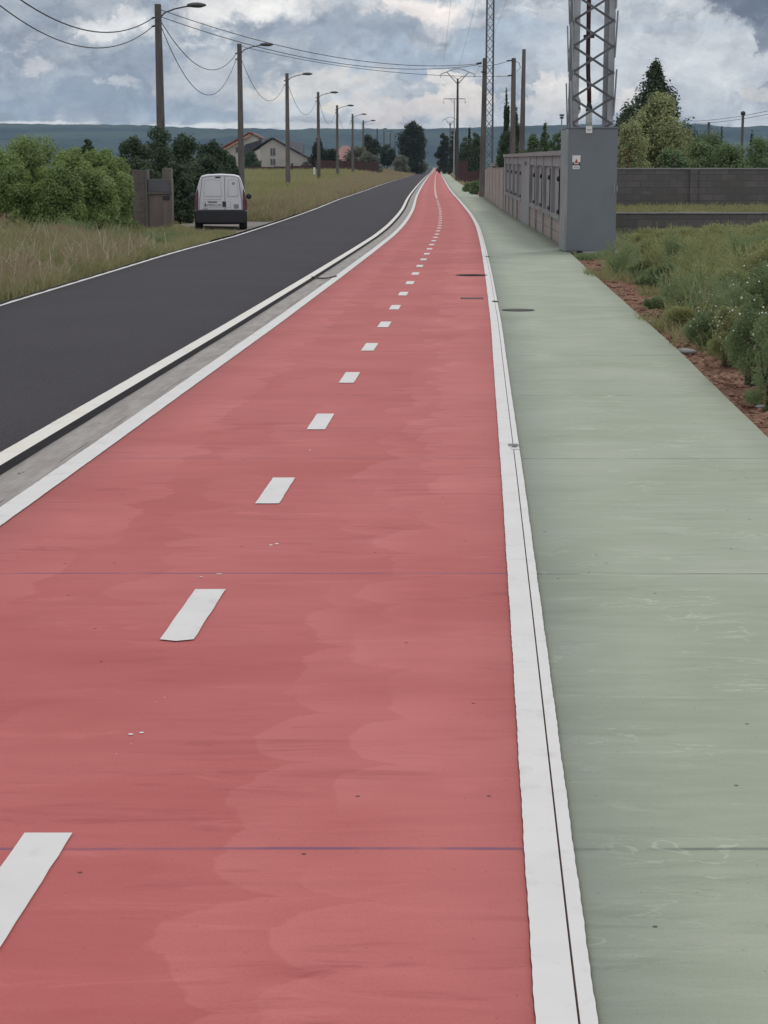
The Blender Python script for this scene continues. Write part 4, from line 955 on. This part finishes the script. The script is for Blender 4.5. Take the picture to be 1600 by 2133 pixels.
# ---------------- trees and shrubs ----------------
T_ = tree
HG = 'shrubs forming the hedge by the left verge'
for k, (px, D_, yt, wp, lb) in enumerate([(-110, 49, 300, 190, 'outermost left part of the bright green hedge, cut by the frame'), (-20, 47.5, 305, 170, 'bright green hedge shrub at the left frame edge'), (75, 49, 281, 170, 'tallest bright green hedge shrub, near the left edge'), (150, 47.5, 303, 130, 'bright green hedge shrub in the middle of the hedge'), (205, 50, 306, 120, 'bright green hedge shrub, third from the brick cabinet end'), (243, 51.5, 322, 84, 'last and lowest bright green hedge shrub, touching the brick meter cabinet'), (20, 46, 340, 130, 'lower front part of the bright green hedge at the left frame edge'), (115, 46.2, 335, 130, 'lower front part of the hedge under its tallest shrub'), (195, 47.5, 345, 120, 'lower front part of the hedge near the brick meter cabinet')]):
    T_('hedge_shrub', lb, 'shrub', px, D_, yt+1, wp*1.12, 'bush', L_HEDGE, 30000, .085, HG, seed=k, depth=1.0, aspect=.42)
DG = 'dark trees behind the van'
for k, (px, D_, yt, wp, lb) in enumerate([(182, 70, 286, 60, 'small dark tree peeking over the hedge'), (372, 62, 332, 90, 'low dark bush filling the gap between meter cabinet and van'), (425, 66, 318, 120, 'dark bush hidden mostly by the van, left of it'), (300, 61, 330, 90, 'dark bush right behind the brick meter cabinet'), (278, 68, 278, 110, 'dark green tree just left of the tallest lamp'), (330, 72, 256, 130, 'tallest dark green tree, behind the tallest lamp'), (385, 69, 272, 120, 'dark green tree behind the left side of the van'), (437, 74, 288, 110, 'dark green tree directly behind the van'), (474, 78, 310, 70, 'lowest dark green tree, beside the red roofed house')]):
    T_('dark_tree', lb, 'tree', px, D_, yt+3, wp, 'bush', L_DARK, 13000, .11, DG, seed=k+10)
T_('conifer', 'dark blue-green conifer right of the slate-roofed house', 'tree', 664, 296, 279, 52, 'conifer', L_FARD, 4000, .35)
T_('garden_bush', 'dark rounded bush between the conifer and the pink-roofed house', 'bush', 690, 292, 309, 50, 'bush', L_FARD, 3000, .35)
T_('garden_bush', 'dark bush in front of the left end of the slate roof', 'bush', 524, 292, 316, 50, 'bush', L_DARK, 3000, .33)
T_('garden_tree', 'grey-green tree behind the fifth and sixth lamps', 'tree', 745, 305, 308, 56, 'round', L_GREY, 4000, .35)
T_('garden_tree', 'dark green tree behind the seventh street lamp', 'tree', 772, 330, 279, 50, 'round', L_FARD, 4500, .38)
T_('garden_tree', 'greyish shrub-like tree right of the pink-roofed house', 'tree', 768, 300, 318, 56, 'bush', L_GREY, 3500, .35)
T_('garden_tree', 'dark tree just left of the big round tree', 'tree', 806, 400, 300, 40, 'round', L_FARD, 3500, .42)
T_('large_tree', 'big dark round-crowned tree left of the far end of the road', 'tree', 858, 410, 251, 80, 'bush', L_FARD, 14000, .45, seed=3)
T_('roadside_bush', 'pale green bush at the foot of the big round tree', 'bush', 836, 395, 322, 40, 'bush', L_GREY, 2500, .4)
T_('roadside_bush', 'bush between the road end and the big round tree', 'bush', 882, 520, 334, 24, 'bush', L_GREY, 1500, .5)
T_('dark_cypress', 'dark tree right of the far end of the cycle path', 'tree', 925, 430, 277, 38, 'bush', L_FARD, 5000, .45)
T_('dark_cypress', 'dark tree behind the pale power pole', 'tree', 946, 400, 268, 30, 'bush', L_FARD, 4000, .42)
T_('far_conifer', 'narrow dark conifer with pointed tip behind the dark power pole', 'tree', 977, 260, 262, 22, 'conifer', L_FARD, 3000, .28)
T_('far_tree', 'mixed green tree right of the dark power pole', 'tree', 972, 240, 284, 56, 'bush', L_DARK, 6000, .26)
T_('far_tree', 'dark green tree just left of the footpath pole', 'tree', 993, 225, 276, 40, 'bush', L_DARK, 5000, .25, seed=4)
T_('path_bush', 'low dark bush beside the footpath, left of the concrete pole', 'bush', 992, 122, 374, 30, 'bush', L_BUSH, 3500, .1, seed=5)
T_('path_bush', 'small low bush behind the dark path bush', 'bush', 975, 135, 382, 26, 'bush', L_BUSH, 2500, .1, seed=6)
T_('poplar', 'thin dark poplar left of the cable pole behind the wall', 'tree', 1053, 128, 190, 26, 'poplar', L_DARK, 4200, .15)
T_('poplar', 'grey feathery poplar between the two poles behind the wall', 'tree', 1072, 124, 224, 34, 'poplar', L_DARK, 3600, .14, seed=2)
T_('wall_bush', 'dark bush behind the left end of the grey wall', 'bush', 1056, 118, 270, 70, 'bush', L_DARK, 7000, .15, seed=7)
for k, (px, D_, yt, wp, kd, lb) in enumerate([(1108, 84, 276, 74, 'bush', 'green bush behind the wall right of the tallest bare pole'), (1134, 96, 250, 62, 'conifer', 'green conifer with pointed tip behind the grey wall'), (1160, 86, 272, 66, 'bush', 'green bush behind the wall, touching the cabinet')]):
    T_('garden_shrub', lb, 'shrub', px, D_, yt+2, wp, kd, L_MID, 6000, .12, seed=k+20)
T_('poplar', 'grey feathery poplar behind the left leg of the lattice mast', 'tree', 1197, 100, 184, 46, 'poplar', L_GREY, 5200, .12, seed=8)
T_('tall_tree', 'tall dark tree with ragged pointed top right of the cabinet', 'tree', 1358, 88, 124, 270, 'spire', L_DARK, 36000, .17, seed=1)
T_('tamarisk', 'feathery olive-green tamarisk in front of the tall dark tree', 'tree', 1362, 74, 190, 190, 'bush', L_OLIVE, 42000, .12, seed=2)
T_('tamarisk', 'lower feathery olive bush just right of the cabinet', 'bush', 1312, 70, 250, 110, 'bush', L_OLIVE, 16000, .085, seed=3)
for k, (px, D_, yt, wp, lm_, lb) in enumerate([(1400, 66, 304, 100, L_BUSH, 'dark green bush at the left end above the block wall'), (1455, 67, 288, 110, L_BUSH, 'second green bush from the left above the block wall'), (1520, 66, 294, 110, L_BUSH, 'green bush in the middle above the block wall'), (1585, 67, 280, 120, L_BUSH, 'rightmost green bush above the block wall'), (1470, 82, 270, 150, L_MID, 'mid green foliage behind the bushes above the block wall'), (1660, 70, 284, 130, L_BUSH, 'bush above the block wall cut by the right frame edge')]):
    T_('plot_bush', lb, 'bush', px, D_, yt+3, wp, 'bush', lm_, 9000, .10, seed=k+30)
T_('far_cypress', 'tiny dark cypress against the hills, left of the distant pole', 'tree', 1500, 170, 258, 12, 'conifer', L_FARD, 900, .2)
T_('far_cypress', 'tiny dark cypress against the hills, right of the distant pole', 'tree', 1563, 175, 266, 22, 'conifer', L_FARD, 1200, .2)
T_('far_cypress', 'dark cypress cut by the right frame edge', 'tree', 1600, 140, 236, 20, 'conifer', L_FARD, 1500, .16)
cpole('utility_pole', 1473, 160, 255, .3, .22, 'short dark pole top showing above the bushes at right')
rp, xp, zp, hp = cpole('utility_pole', 1543, 150, 237, .24, .2, 'thin distant pole carrying two wires at the right')
MB().ellipsoid((0, 0, hp), (.22, .2, .2), 8, 5).build('insulator', CABLE, rp)
wire('overhead_cable', W3 if False else ((1440-800)/3667*185, 185, zt(253, 185)), ((1700-800)/3667*118, 118, zt(206, 118)), .3, 'upper of two thin wires at the far right', .02, 16)
wire('overhead_cable', ((1440-800)/3667*185, 185, zt(258, 185)), ((1700-800)/3667*118, 118, zt(214, 118)), .3, 'lower of two thin wires at the far right', .02, 16)
fl = thing('floodlight_mast', 'small floodlight on a thin post behind the wall, left of the cabinet', 'floodlight', ((1168-800)/3667*120, 120, gz(12, 120)))
zf_ = zt(241, 120)-gz(12, 120); MB().tube([(0, 0, -.2), (0, 0, zf_)], .05, 6).build('post', METAL, fl); MB().box(-.15, .15, -.1, .1, zf_-.05, zf_+.07).box(-.12, .12, -.1, .1, zf_-.22, zf_-.1).build('lamp', LAMPM, fl)
fp = thing('metal_frame', 'thin rusty metal frame standing above the block wall beside the cabinet', 'frame', ((1290-800)/3667*61, 61, 1.0))
MB().tube([(0, 0, -.5), (0, 0, 1.55)], .02, 5).tube([(0, 0, 1.55), (.30, 0, 1.55)], .02, 5).tube([(.30, 0, 1.55), (.30, 0, -.5)], .02, 5).build('tube', mat('rust', (.12, .05, .03)), fp)

# ---------------- grasses and weeds ----------------
rng = np.random.default_rng(5)
def field(n, y0, y1, fx0, fx1, clump=0.0, pw=1.):
    Y = y0+(y1-y0)*rng.random(n)**pw; q = rng.random(n)
    X = np.array([fx0(y)+(fx1(y)-fx0(y))*r for y, r in zip(Y, q)])
    if clump:
        s = np.array([hn(a, b, clump, 3) for a, b in zip(X, Y)]); keep = s+rng.normal(size=n)*.5 > -.25; X, Y = X[keep], Y[keep]
    return np.stack([X, Y], 1)
def van_clear(P):
    k = ~((P[:, 1] > 53.3) & (P[:, 1] < 66) & (P[:, 0] > -8.3)); return P[k]
Lx = lambda y: A(y)-.1
P = van_clear(field(30000, 17, 62, lambda y: A(y)-.12-1.0-.06*y, Lx)); P = P[P[:, 0] > -13]
tag(blades('verge_grass', P, .30, .022, G_DRY, .8, seed=1, far=.6), None, None, kind='stuff')
P = van_clear(field(52000, 20, 60, lambda y: -12.5, lambda y: A(y)-.75-.25*math.sin(y*.5), .8)); P = P[~((P[:, 1] > 40) & (P[:, 0] > -8.6+.0*P[:, 1]))]

tag(blades('tall_grass', P, .58, .024, G_DRY, .9, seed=2, far=.6), None, None, kind='stuff')
P = van_clear(field(22000, 20, 48, lambda y: -9.5, lambda y: A(y)-.25, .35)); P = P[(np.abs(P[:, 1]-31+2*np.sin(P[:, 0])) < 8.5)]
tag(blades('seed_head_grass', P, .5, .02, G_PINK, .8, seed=3), None, None, kind='stuff')
P = van_clear(field(9000, 44, 60, lambda y: -9.5, lambda y: A(y)-1.2)); P = P[P[:, 0] < -5.8]
tag(blades('cabinet_weeds', P, .24, .03, G_DRY, .9, seed=8), None, None, kind='stuff')
P = field(60000, 64, 300, lambda y: A(y)-.3-.14*y, lambda y: A(y)-.15, pw=1.3)
tag(blades('field_grass', P, .42, .06, G_FIELD, .5, seed=4), None, None, kind='stuff')
P = field(26000, 64, 420, lambda y: A(y)-3-.01*y, lambda y: A(y)-.12, pw=1.4)
tag(blades('roadside_grass', P, .45, .06, G_PINK, .5, seed=6), None, None, kind='stuff')
P = field(5000, 100, 400, lambda y: G(y)+.15, lambda y: G(y)+5, pw=1.3)
tag(blades('path_verge_grass', P, .35, .06, G_DRY, .5, seed=7), None, None, kind='stuff')
P = van_clear(field(4200, 22, 56, lambda y: -12.5, lambda y: A(y)-.2, .9)); P = P[~((P[:, 1] > 40) & (P[:, 0] > -8.6))]
tag(blades('pale_seed_stalks', P, .6, .02, G_SEED, .55, seed=15, droop=.5, far=.6), None, None, kind='stuff')
# terrace grass between the two walls at right
P = np.stack([rng.uniform(6.4, 18, 12000), rng.uniform(52.3, 59.8, 12000)], 1)
tag(blades('terrace_grass', P, .20, .03, G_DRY, .7, seed=9, zf=np.full(12000, .58)), None, None, kind='stuff')
# weedy plot at right
def plot(n, y0, y1, o0, o1, pw=1., cl=0):
    P = field(n, y0, y1, lambda y: G(y)+o0(y), lambda y: G(y)+o1(y), cl, pw); return P[(P[:, 1] < 51.8)]
ed = lambda y: .42+.08*sst((y-20)/5)+.32*math.sin(y*.55+.6)+.2*math.sin(y*1.37+1)+(.6 if 36 < y < 41.5 else 0)+(.35 if 13 < y < 17 else 0)
P = plot(34000, 10, 51.5, lambda y: ed(y)+.15, lambda y: 1.2+.14*y+2, 1., .5)
P = P[~((P[:, 1] > 38) & (P[:, 1] < 41.5) & (P[:, 0] < 5.6))]
Pf = P[P[:, 1] > 32]; P = P[P[:, 1] <= 32]
tag(blades('plot_grass', P, .42, .014, G_WEED, .8, seed=11), None, None, kind='stuff')
tag(blades('back_plot_grass', Pf[:9000], .15, .02, G_WEEDD, .8, seed=14), None, None, kind='stuff')
P = plot(9000, 10, 37, lambda y: ed(y)-.15, lambda y: ed(y)+.5, 1., 1.4)
tag(blades('soil_edge_grass', P, .16, .009, G_DRY, .9, seed=12), None, None, kind='stuff')
P = plot(5000, 36.6, 38.9, lambda y: .05, lambda y: .8)
tag(blades('cabinet_grass', P, .16, .015, G_WEEDD, .8, seed=13), None, None, kind='stuff')
# feathery weed plants: each plant is a thing with stems and leaves
WG = 'feathery weeds on the plot beside the footpath'
wl = ['at the frame edge', 'near the soil bank', 'in the middle of the plot', 'in front of the low wall', 'beside the cabinet']
def weed_plant(x, y, ht, wd, mt, n, seed, label, flowers=0, size=.03, grp=WG):
    rg = np.random.default_rng(seed); z0 = gz(x, y)
    root = thing('weed_plant', label, 'weed', (x, y, z0), group=grp)
    m = MB(); ns = 9; tips = []
    for i in range(ns):
        a = rg.uniform(0, 6.28); r = wd*rg.uniform(.15, .75); h = ht*rg.uniform(.6, 1.)
        p0 = (0.04*math.cos(a), .04*math.sin(a), -.02); p1 = (r*.35*math.cos(a), r*.35*math.sin(a), h*.5); p2 = (r*math.cos(a), r*math.sin(a), h)
        m.tube([p0, p1, p2], [.008, .006, .003], 4); tips.append((p1, p2))
    m.build('stem', mt, root)
    ps = []; dr = []
    for i in range(n):
        p1, p2 = tips[rg.integers(ns)]; q = rg.random()**.7; b = np.array(p1)*(1-q)+np.array(p2)*q if rg.random() < .75 else np.array(p1)*q
        s = wd*.34*(1-.5*q); off = rg.normal(size=3)*np.array([s, s, s*.7])*.55; ps.append(b+off); dd = off/np.linalg.norm(off)+np.array([0, 0, .7]); dr.append(dd/np.linalg.norm(dd))
    P = np.array(ps); P[:, 2] = np.clip(P[:, 2], .01, ht*1.12); Dr = np.array(dr); L = size*rg.uniform(1.0, 3.4, n)[:, None]; side = np.cross(Dr, rg.normal(size=(n, 3))); side /= np.linalg.norm(side, axis=1)[:, None]; wv = size*.16
    V = np.stack([P-side*wv, P+side*wv, P+Dr*L+side*wv*.3, P+Dr*L-side*wv*.3], 1).reshape(-1, 3)
    npmesh('leaves', V, np.arange(4*n).reshape(-1, 4), mt, root)
    if flowers:
        i = rg.integers(0, n, flowers); Pf = P[i]+np.array([0, 0, .04]); Pf[:, 2] = np.clip(Pf[:, 2], ht*.3, None)
        V, F = quads(Pf, rg.normal(size=(flowers, 3))+np.array([0, -1.2, 1.2]), .020, .9, rg); npmesh('flowers', V, F, FLOWER, root)['kind'] = 'stuff'
    return root
rg = random.Random(3); cnt = 0
spec = []
y = 12.3
while y < 50:
    wfr = (1620-800)/3667*y; x0 = G(y)+ed(y)+.35; x = x0+rg.uniform(0, .3)
    while x < wfr+.6:
        if not (y > 36 and x < 6.6) and y < 46: spec.append((x, y+rg.uniform(-.3, .3)))
        x += rg.uniform(.5, .75)*(1+.012*y)
    y += rg.uniform(.75, 1.1)*(1+.012*y)
for (x, y) in spec:
    cnt += 1; pxx = 800+3667*x/y
    big = .78 if y < 22 else .74 if y < 31 else .42 if y < 38 else .30
    inn = sst((x-G(y)-ed(y))/1.2)
    ht = big*(.78+.32*inn)*rg.uniform(.75, 1.1)
    mt_ = G_WEEDD if rg.random() < (.6 if y < 24 else .3) else G_WEED
    fl_ = int(rg.uniform(12, 45)) if (y < 24 and rg.random() < .7) else 0
    weed_plant(x, y, ht, .48, mt_, 1500 if y < 20 else 1100, 100+cnt, 'bushy feathery green weed growing on the plot right of the footpath' if not fl_ else 'feathery green weed dotted with tiny white flowers right of the footpath', fl_, .022 if y < 20 else .034)
for i in range(16):
    x = -12.2+.30*i+rg.uniform(-.15, .15); y = 44.6+rg.uniform(-2.5, .5)
    weed_plant(x, y, rg.uniform(.35, .75), .6, [G_WEEDD, G_DRY, G_PINK][i % 3], 1300, 900+i, 'scruffy tall weed at the foot of the green hedge', 0, .05, 'scruffy weeds at the foot of the hedge')
FS = 'feathery shrubs on the weedy plot'
for k, (px, D_, yt, wp, n_, ls, lm_, lb) in enumerate([
    (1352, 37, 488, 90, 10000, .06, G_WEED, 'feathery shrub nearest the cabinet on the weedy plot'), (1366, 32, 503, 100, 10000, .06, G_WEED, 'broad feathery shrub just nearer than the one beside the cabinet'),
    (1385, 27, 556, 120, 12000, .055, G_WEEDD, 'dark shrub leaning to the soil bank, halfway along the plot'), (1470, 20.5, 640, 130, 13000, .045, G_WEEDD, 'dark leafy weed beside the soil bank, close to the white flowers'), (1530, 18.5, 660, 120, 12000, .04, G_WEED, 'pale green ragged weed just behind the nearest flowers'), (1500, 25, 560, 140, 12000, .05, G_WEED, 'dense feathery shrub in the right half of the plot'), (1412, 37, 480, 150, 12000, .07, G_WEED, 'tall feathery shrub in front of the low retaining wall, left one'),
    (1500, 36, 474, 150, 12000, .07, G_WEEDY, 'yellow-green feathery shrub in front of the low retaining wall, middle one'), (1590, 34, 470, 140, 12000, .07, G_WEEDY, 'yellow-green feathery shrub before the low wall at the right frame edge'),
    (1350, 29, 548, 110, 10000, .055, G_WEEDD, 'dark green low shrub beside the soil bank, farthest down the path'), (1440, 30, 520, 140, 13000, .06, G_WEED, 'feathery shrub in the middle of the weedy plot'),
    (1540, 27, 515, 150, 14000, .055, G_WEED, 'feathery shrub right of the plot middle'), (1430, 24.5, 600, 120, 12000, .05, G_WEEDD, 'dark green shrub with a ragged top beside the soil bank'),
    (1545, 21.5, 590, 150, 15000, .045, G_WEEDD, 'dark bushy weed at the right edge, behind the white flowers'), (1600, 24, 500, 120, 12000, .05, G_WEED, 'tall feathery shrub cut by the right frame edge'),
    (1578, 14.2, 610, 120, 15000, .026, G_WEEDD, 'dark weedy shrub dotted with white flowers, nearest of all, at the right frame edge'), (1625, 13.2, 640, 120, 9000, .026, G_WEEDD, 'nearest weedy shrub, mostly outside the right frame edge'),
    (1528, 15.9, 640, 100, 11000, .028, G_WEED, 'pale green weed clump with white flowers just behind the nearest shrub'), (1482, 17.6, 650, 100, 11000, .03, G_WEEDD, 'low dark weed clump at the soil bank, third from the right edge'),
    (1430, 19.6, 645, 90, 10000, .032, G_WEED, 'small ragged weed clump at the soil bank, before the dark shrub'), (1592, 17, 545, 150, 18000, .032, G_WEEDD, 'tall dark shrub behind the flowers at the right frame edge'),
    (1535, 20, 560, 150, 18000, .036, G_WEED, 'tall feathery shrub rising behind the pale flower clump'), (1478, 22, 585, 130, 15000, .038, G_WEEDD, 'dark feathery shrub rising over the soil bank, mid plot'),
    (1610, 21, 505, 150, 14000, .04, G_WEEDY, 'tallest yellow-green shrub cut by the right frame edge'), (1380, 23, 620, 80, 9000, .036, G_WEEDD, 'small dark clump leaning over the soil, left of the ragged weed')]):
    t_ = tree('feathery_shrub', lb, 'shrub', px, D_, yt, wp, 'bush', lm_, n_, ls, FS, seed=k+60, aspect=.27)
    if D_ < 17.8 or D_ == 20.5:
        g2 = np.random.default_rng(k); a_ = g2.uniform(0, 6.28, 46); hh = t_.children[0].dimensions.z; rr = wp/3667*D_/2*g2.random(46)**.5
        P_ = np.stack([rr*np.cos(a_), rr*np.sin(a_)-.1, hh*g2.uniform(.45, 1.02, 46)], 1)
        V_, F_ = quads(P_[:26], g2.normal(size=(26, 3))*.6+np.array([0, -1, 1.]), .017, .9, g2); npmesh('flowers', V_, F_, FLOWER, t_)['kind'] = 'stuff'
for i in range(30):
    y = rg.uniform(25, 45); x = A(y)-rg.uniform(.6, 4.5)
    weed_plant(x, y, rg.uniform(.25, .55), .5, [G_WEEDD, G_DRY, G_PINK, G_WEEDD][i % 4], 500, 1900+i, 'small scruffy weed growing in the grass of the left verge', 0, .045, 'small weeds in the left verge')
# soil clods along the footpath edge
V = []; F = []
ico = MB().ellipsoid((0, 0, 0), (1, 1, 1), 6, 4)
iv = np.array(ico.v)
fa4 = [f if len(f) == 4 else f+[f[2]] for f in ico.f]
CL = MB()
for i in range(2200):
    y = rng.uniform(9.5, 39); x = G(y)+abs(rng.normal())*.28+.03; s = abs(rng.normal())*.014+.006; 
    q = iv*np.array([s*rng.uniform(.8, 1.6), s*rng.uniform(.8, 1.6), s*rng.uniform(.5, 1)])*(1+rng.normal(size=(len(iv), 1))*.16)+np.array([x, y, gz(x, y)+.2*s])
    CL.add(q.tolist(), ico.f)
SOIL = mat('soil_clods', (.30, .175, .125), (.21, .115, .08), 5, .95, .6)
tag(CL.build('soil_clods', SOIL), None, None, kind='stuff')
for i, (x, y, s, lb) in enumerate([(2.95, 16.9, .085, 'flat pale stone lying on the soil at the footpath edge'), (3.18, 20.6, .05, 'small pale stone on the soil bank farther along'), (2.85, 13.0, .035, 'smallest pale stone on the nearest soil bank')]):
    q = iv*np.array([s*1.4, s, s*.4])*(1+rng.normal(size=(len(iv), 1))*.1)
    o = MB().add(q.tolist(), ico.f).build('stone', COPE, smooth=True); o.location = (x, y, gz(x, y)+s*.3+.02); tag(o, lb, 'stone')

# ---------------- covers and small fittings in the path ----------------
def cover(x, y, r, label, hole=False, sq=False, zo=.0205):
    root = thing('manhole_cover', label, 'manhole cover', (x, y, prof(y)+zo)); n = 4 if sq else 28; ph = math.pi/4 if sq else 0
    ringp = lambda rr, z: [(rr*math.cos(ph+2*math.pi*k/n), rr*math.sin(ph+2*math.pi*k/n), z) for k in range(n)]
    o_, i_ = ringp(r, .003), ringp(r*.9, .003); MB().add(o_+i_, [(k, (k+1) % n, n+(k+1) % n, n+k) for k in range(n)]).build('frame', DARK, root)
    return root, ringp, r, n
c1, rp_, r_, n_ = cover(1.50, 29.6, .29, 'dark round manhole cover in the red path near the edge line')
MB().add(rp_(r_*.9, .006), [tuple(range(n_))]).build('lid', BITUMEN, c1)
c2, rp_, r_, n_ = cover(1.21, 23.9, .22, 'thin dark square cover in the red path, nearer than the round one', sq=True)
MB().add(rp_(r_*.9, .005), [tuple(range(n_))]).build('lid', mat('red_brown_iron', (.14, .05, .05)), c2)
c3, rp_, r_, n_ = cover(1.68, 21.75, .21, 'round worn manhole cover in the green footpath beside the white line')
MB().add(rp_(r_*.9, .005), [tuple(range(n_))]).build('lid', mat('worn_iron', (.035, .035, .033), (.30, .33, .28), 11, lo=.60, hi=.66), c3)
for x, y, w_, lb in ((1.485, 23.2, .035, 'small dark drain slot in the white line near the round cover'), (2.17, 36.6, .04, 'tiny far drain slot in the white line')):
    tag(MB().box(x-w_, x+w_, y-.09, y+.09, prof(y)+.019, prof(y)+.031).build('drain_slot', DARK), lb, 'drain')
sx_, sy_ = R(10.5)+.088, 10.5
st_ = thing('survey_marker', 'small open metal socket set in the double white line', 'socket', (sx_, sy_, .026))
MB().box(-.028, .034, .035, .12, -.002, .002).build('plate', mat('marker_grey', (.10, .085, .09), (.20, .18, .19), 60, .5, 0, .3), st_)
MB().box(-.022, .03, -.10, .034, -.002, .0015).build('base', PVC, st_)
MB().add([(.019*math.cos(k*.5236)+.004, .03*math.sin(k*.5236)+.0, .0035) for k in range(12)], [tuple(range(12))]).build('hole', SIGNK, st_)
m = MB(); pts = []
for k in range(15):
    q = k/14; pts.append((-.0, 0, 0)); 
pts = [(R(28.7)-2.87+.40*k/14, 28.9-.55*math.sin(math.pi*k/14)+.25*k/14, .035) for k in range(15)]
tag(m.tube(pts, .012, 6).build('rubber_hose', CABLE, smooth=True), 'short black hose curved across the gutter', 'hose')

# ---------------- haze ----------------
hz = MB().box(-4800, 4800, -60, 4990, -2.5, 190).build('haze', PVC); hz['kind'] = 'stuff'
hm = bpy.data.materials.new('haze_volume'); hm.use_nodes = True; hm.node_tree.nodes.clear()
ho = hm.node_tree.nodes.new('ShaderNodeOutputMaterial'); pvn = hm.node_tree.nodes.new('ShaderNodeVolumePrincipled')
pvn.inputs['Color'].default_value = (.58, .76, .98, 1); pvn.inputs['Density'].default_value = 8.5e-5; pvn.inputs['Anisotropy'].default_value = .2
hm.node_tree.links.new(pvn.outputs[0], ho.inputs['Volume']); hz.data.materials.clear(); hz.data.materials.append(hm)
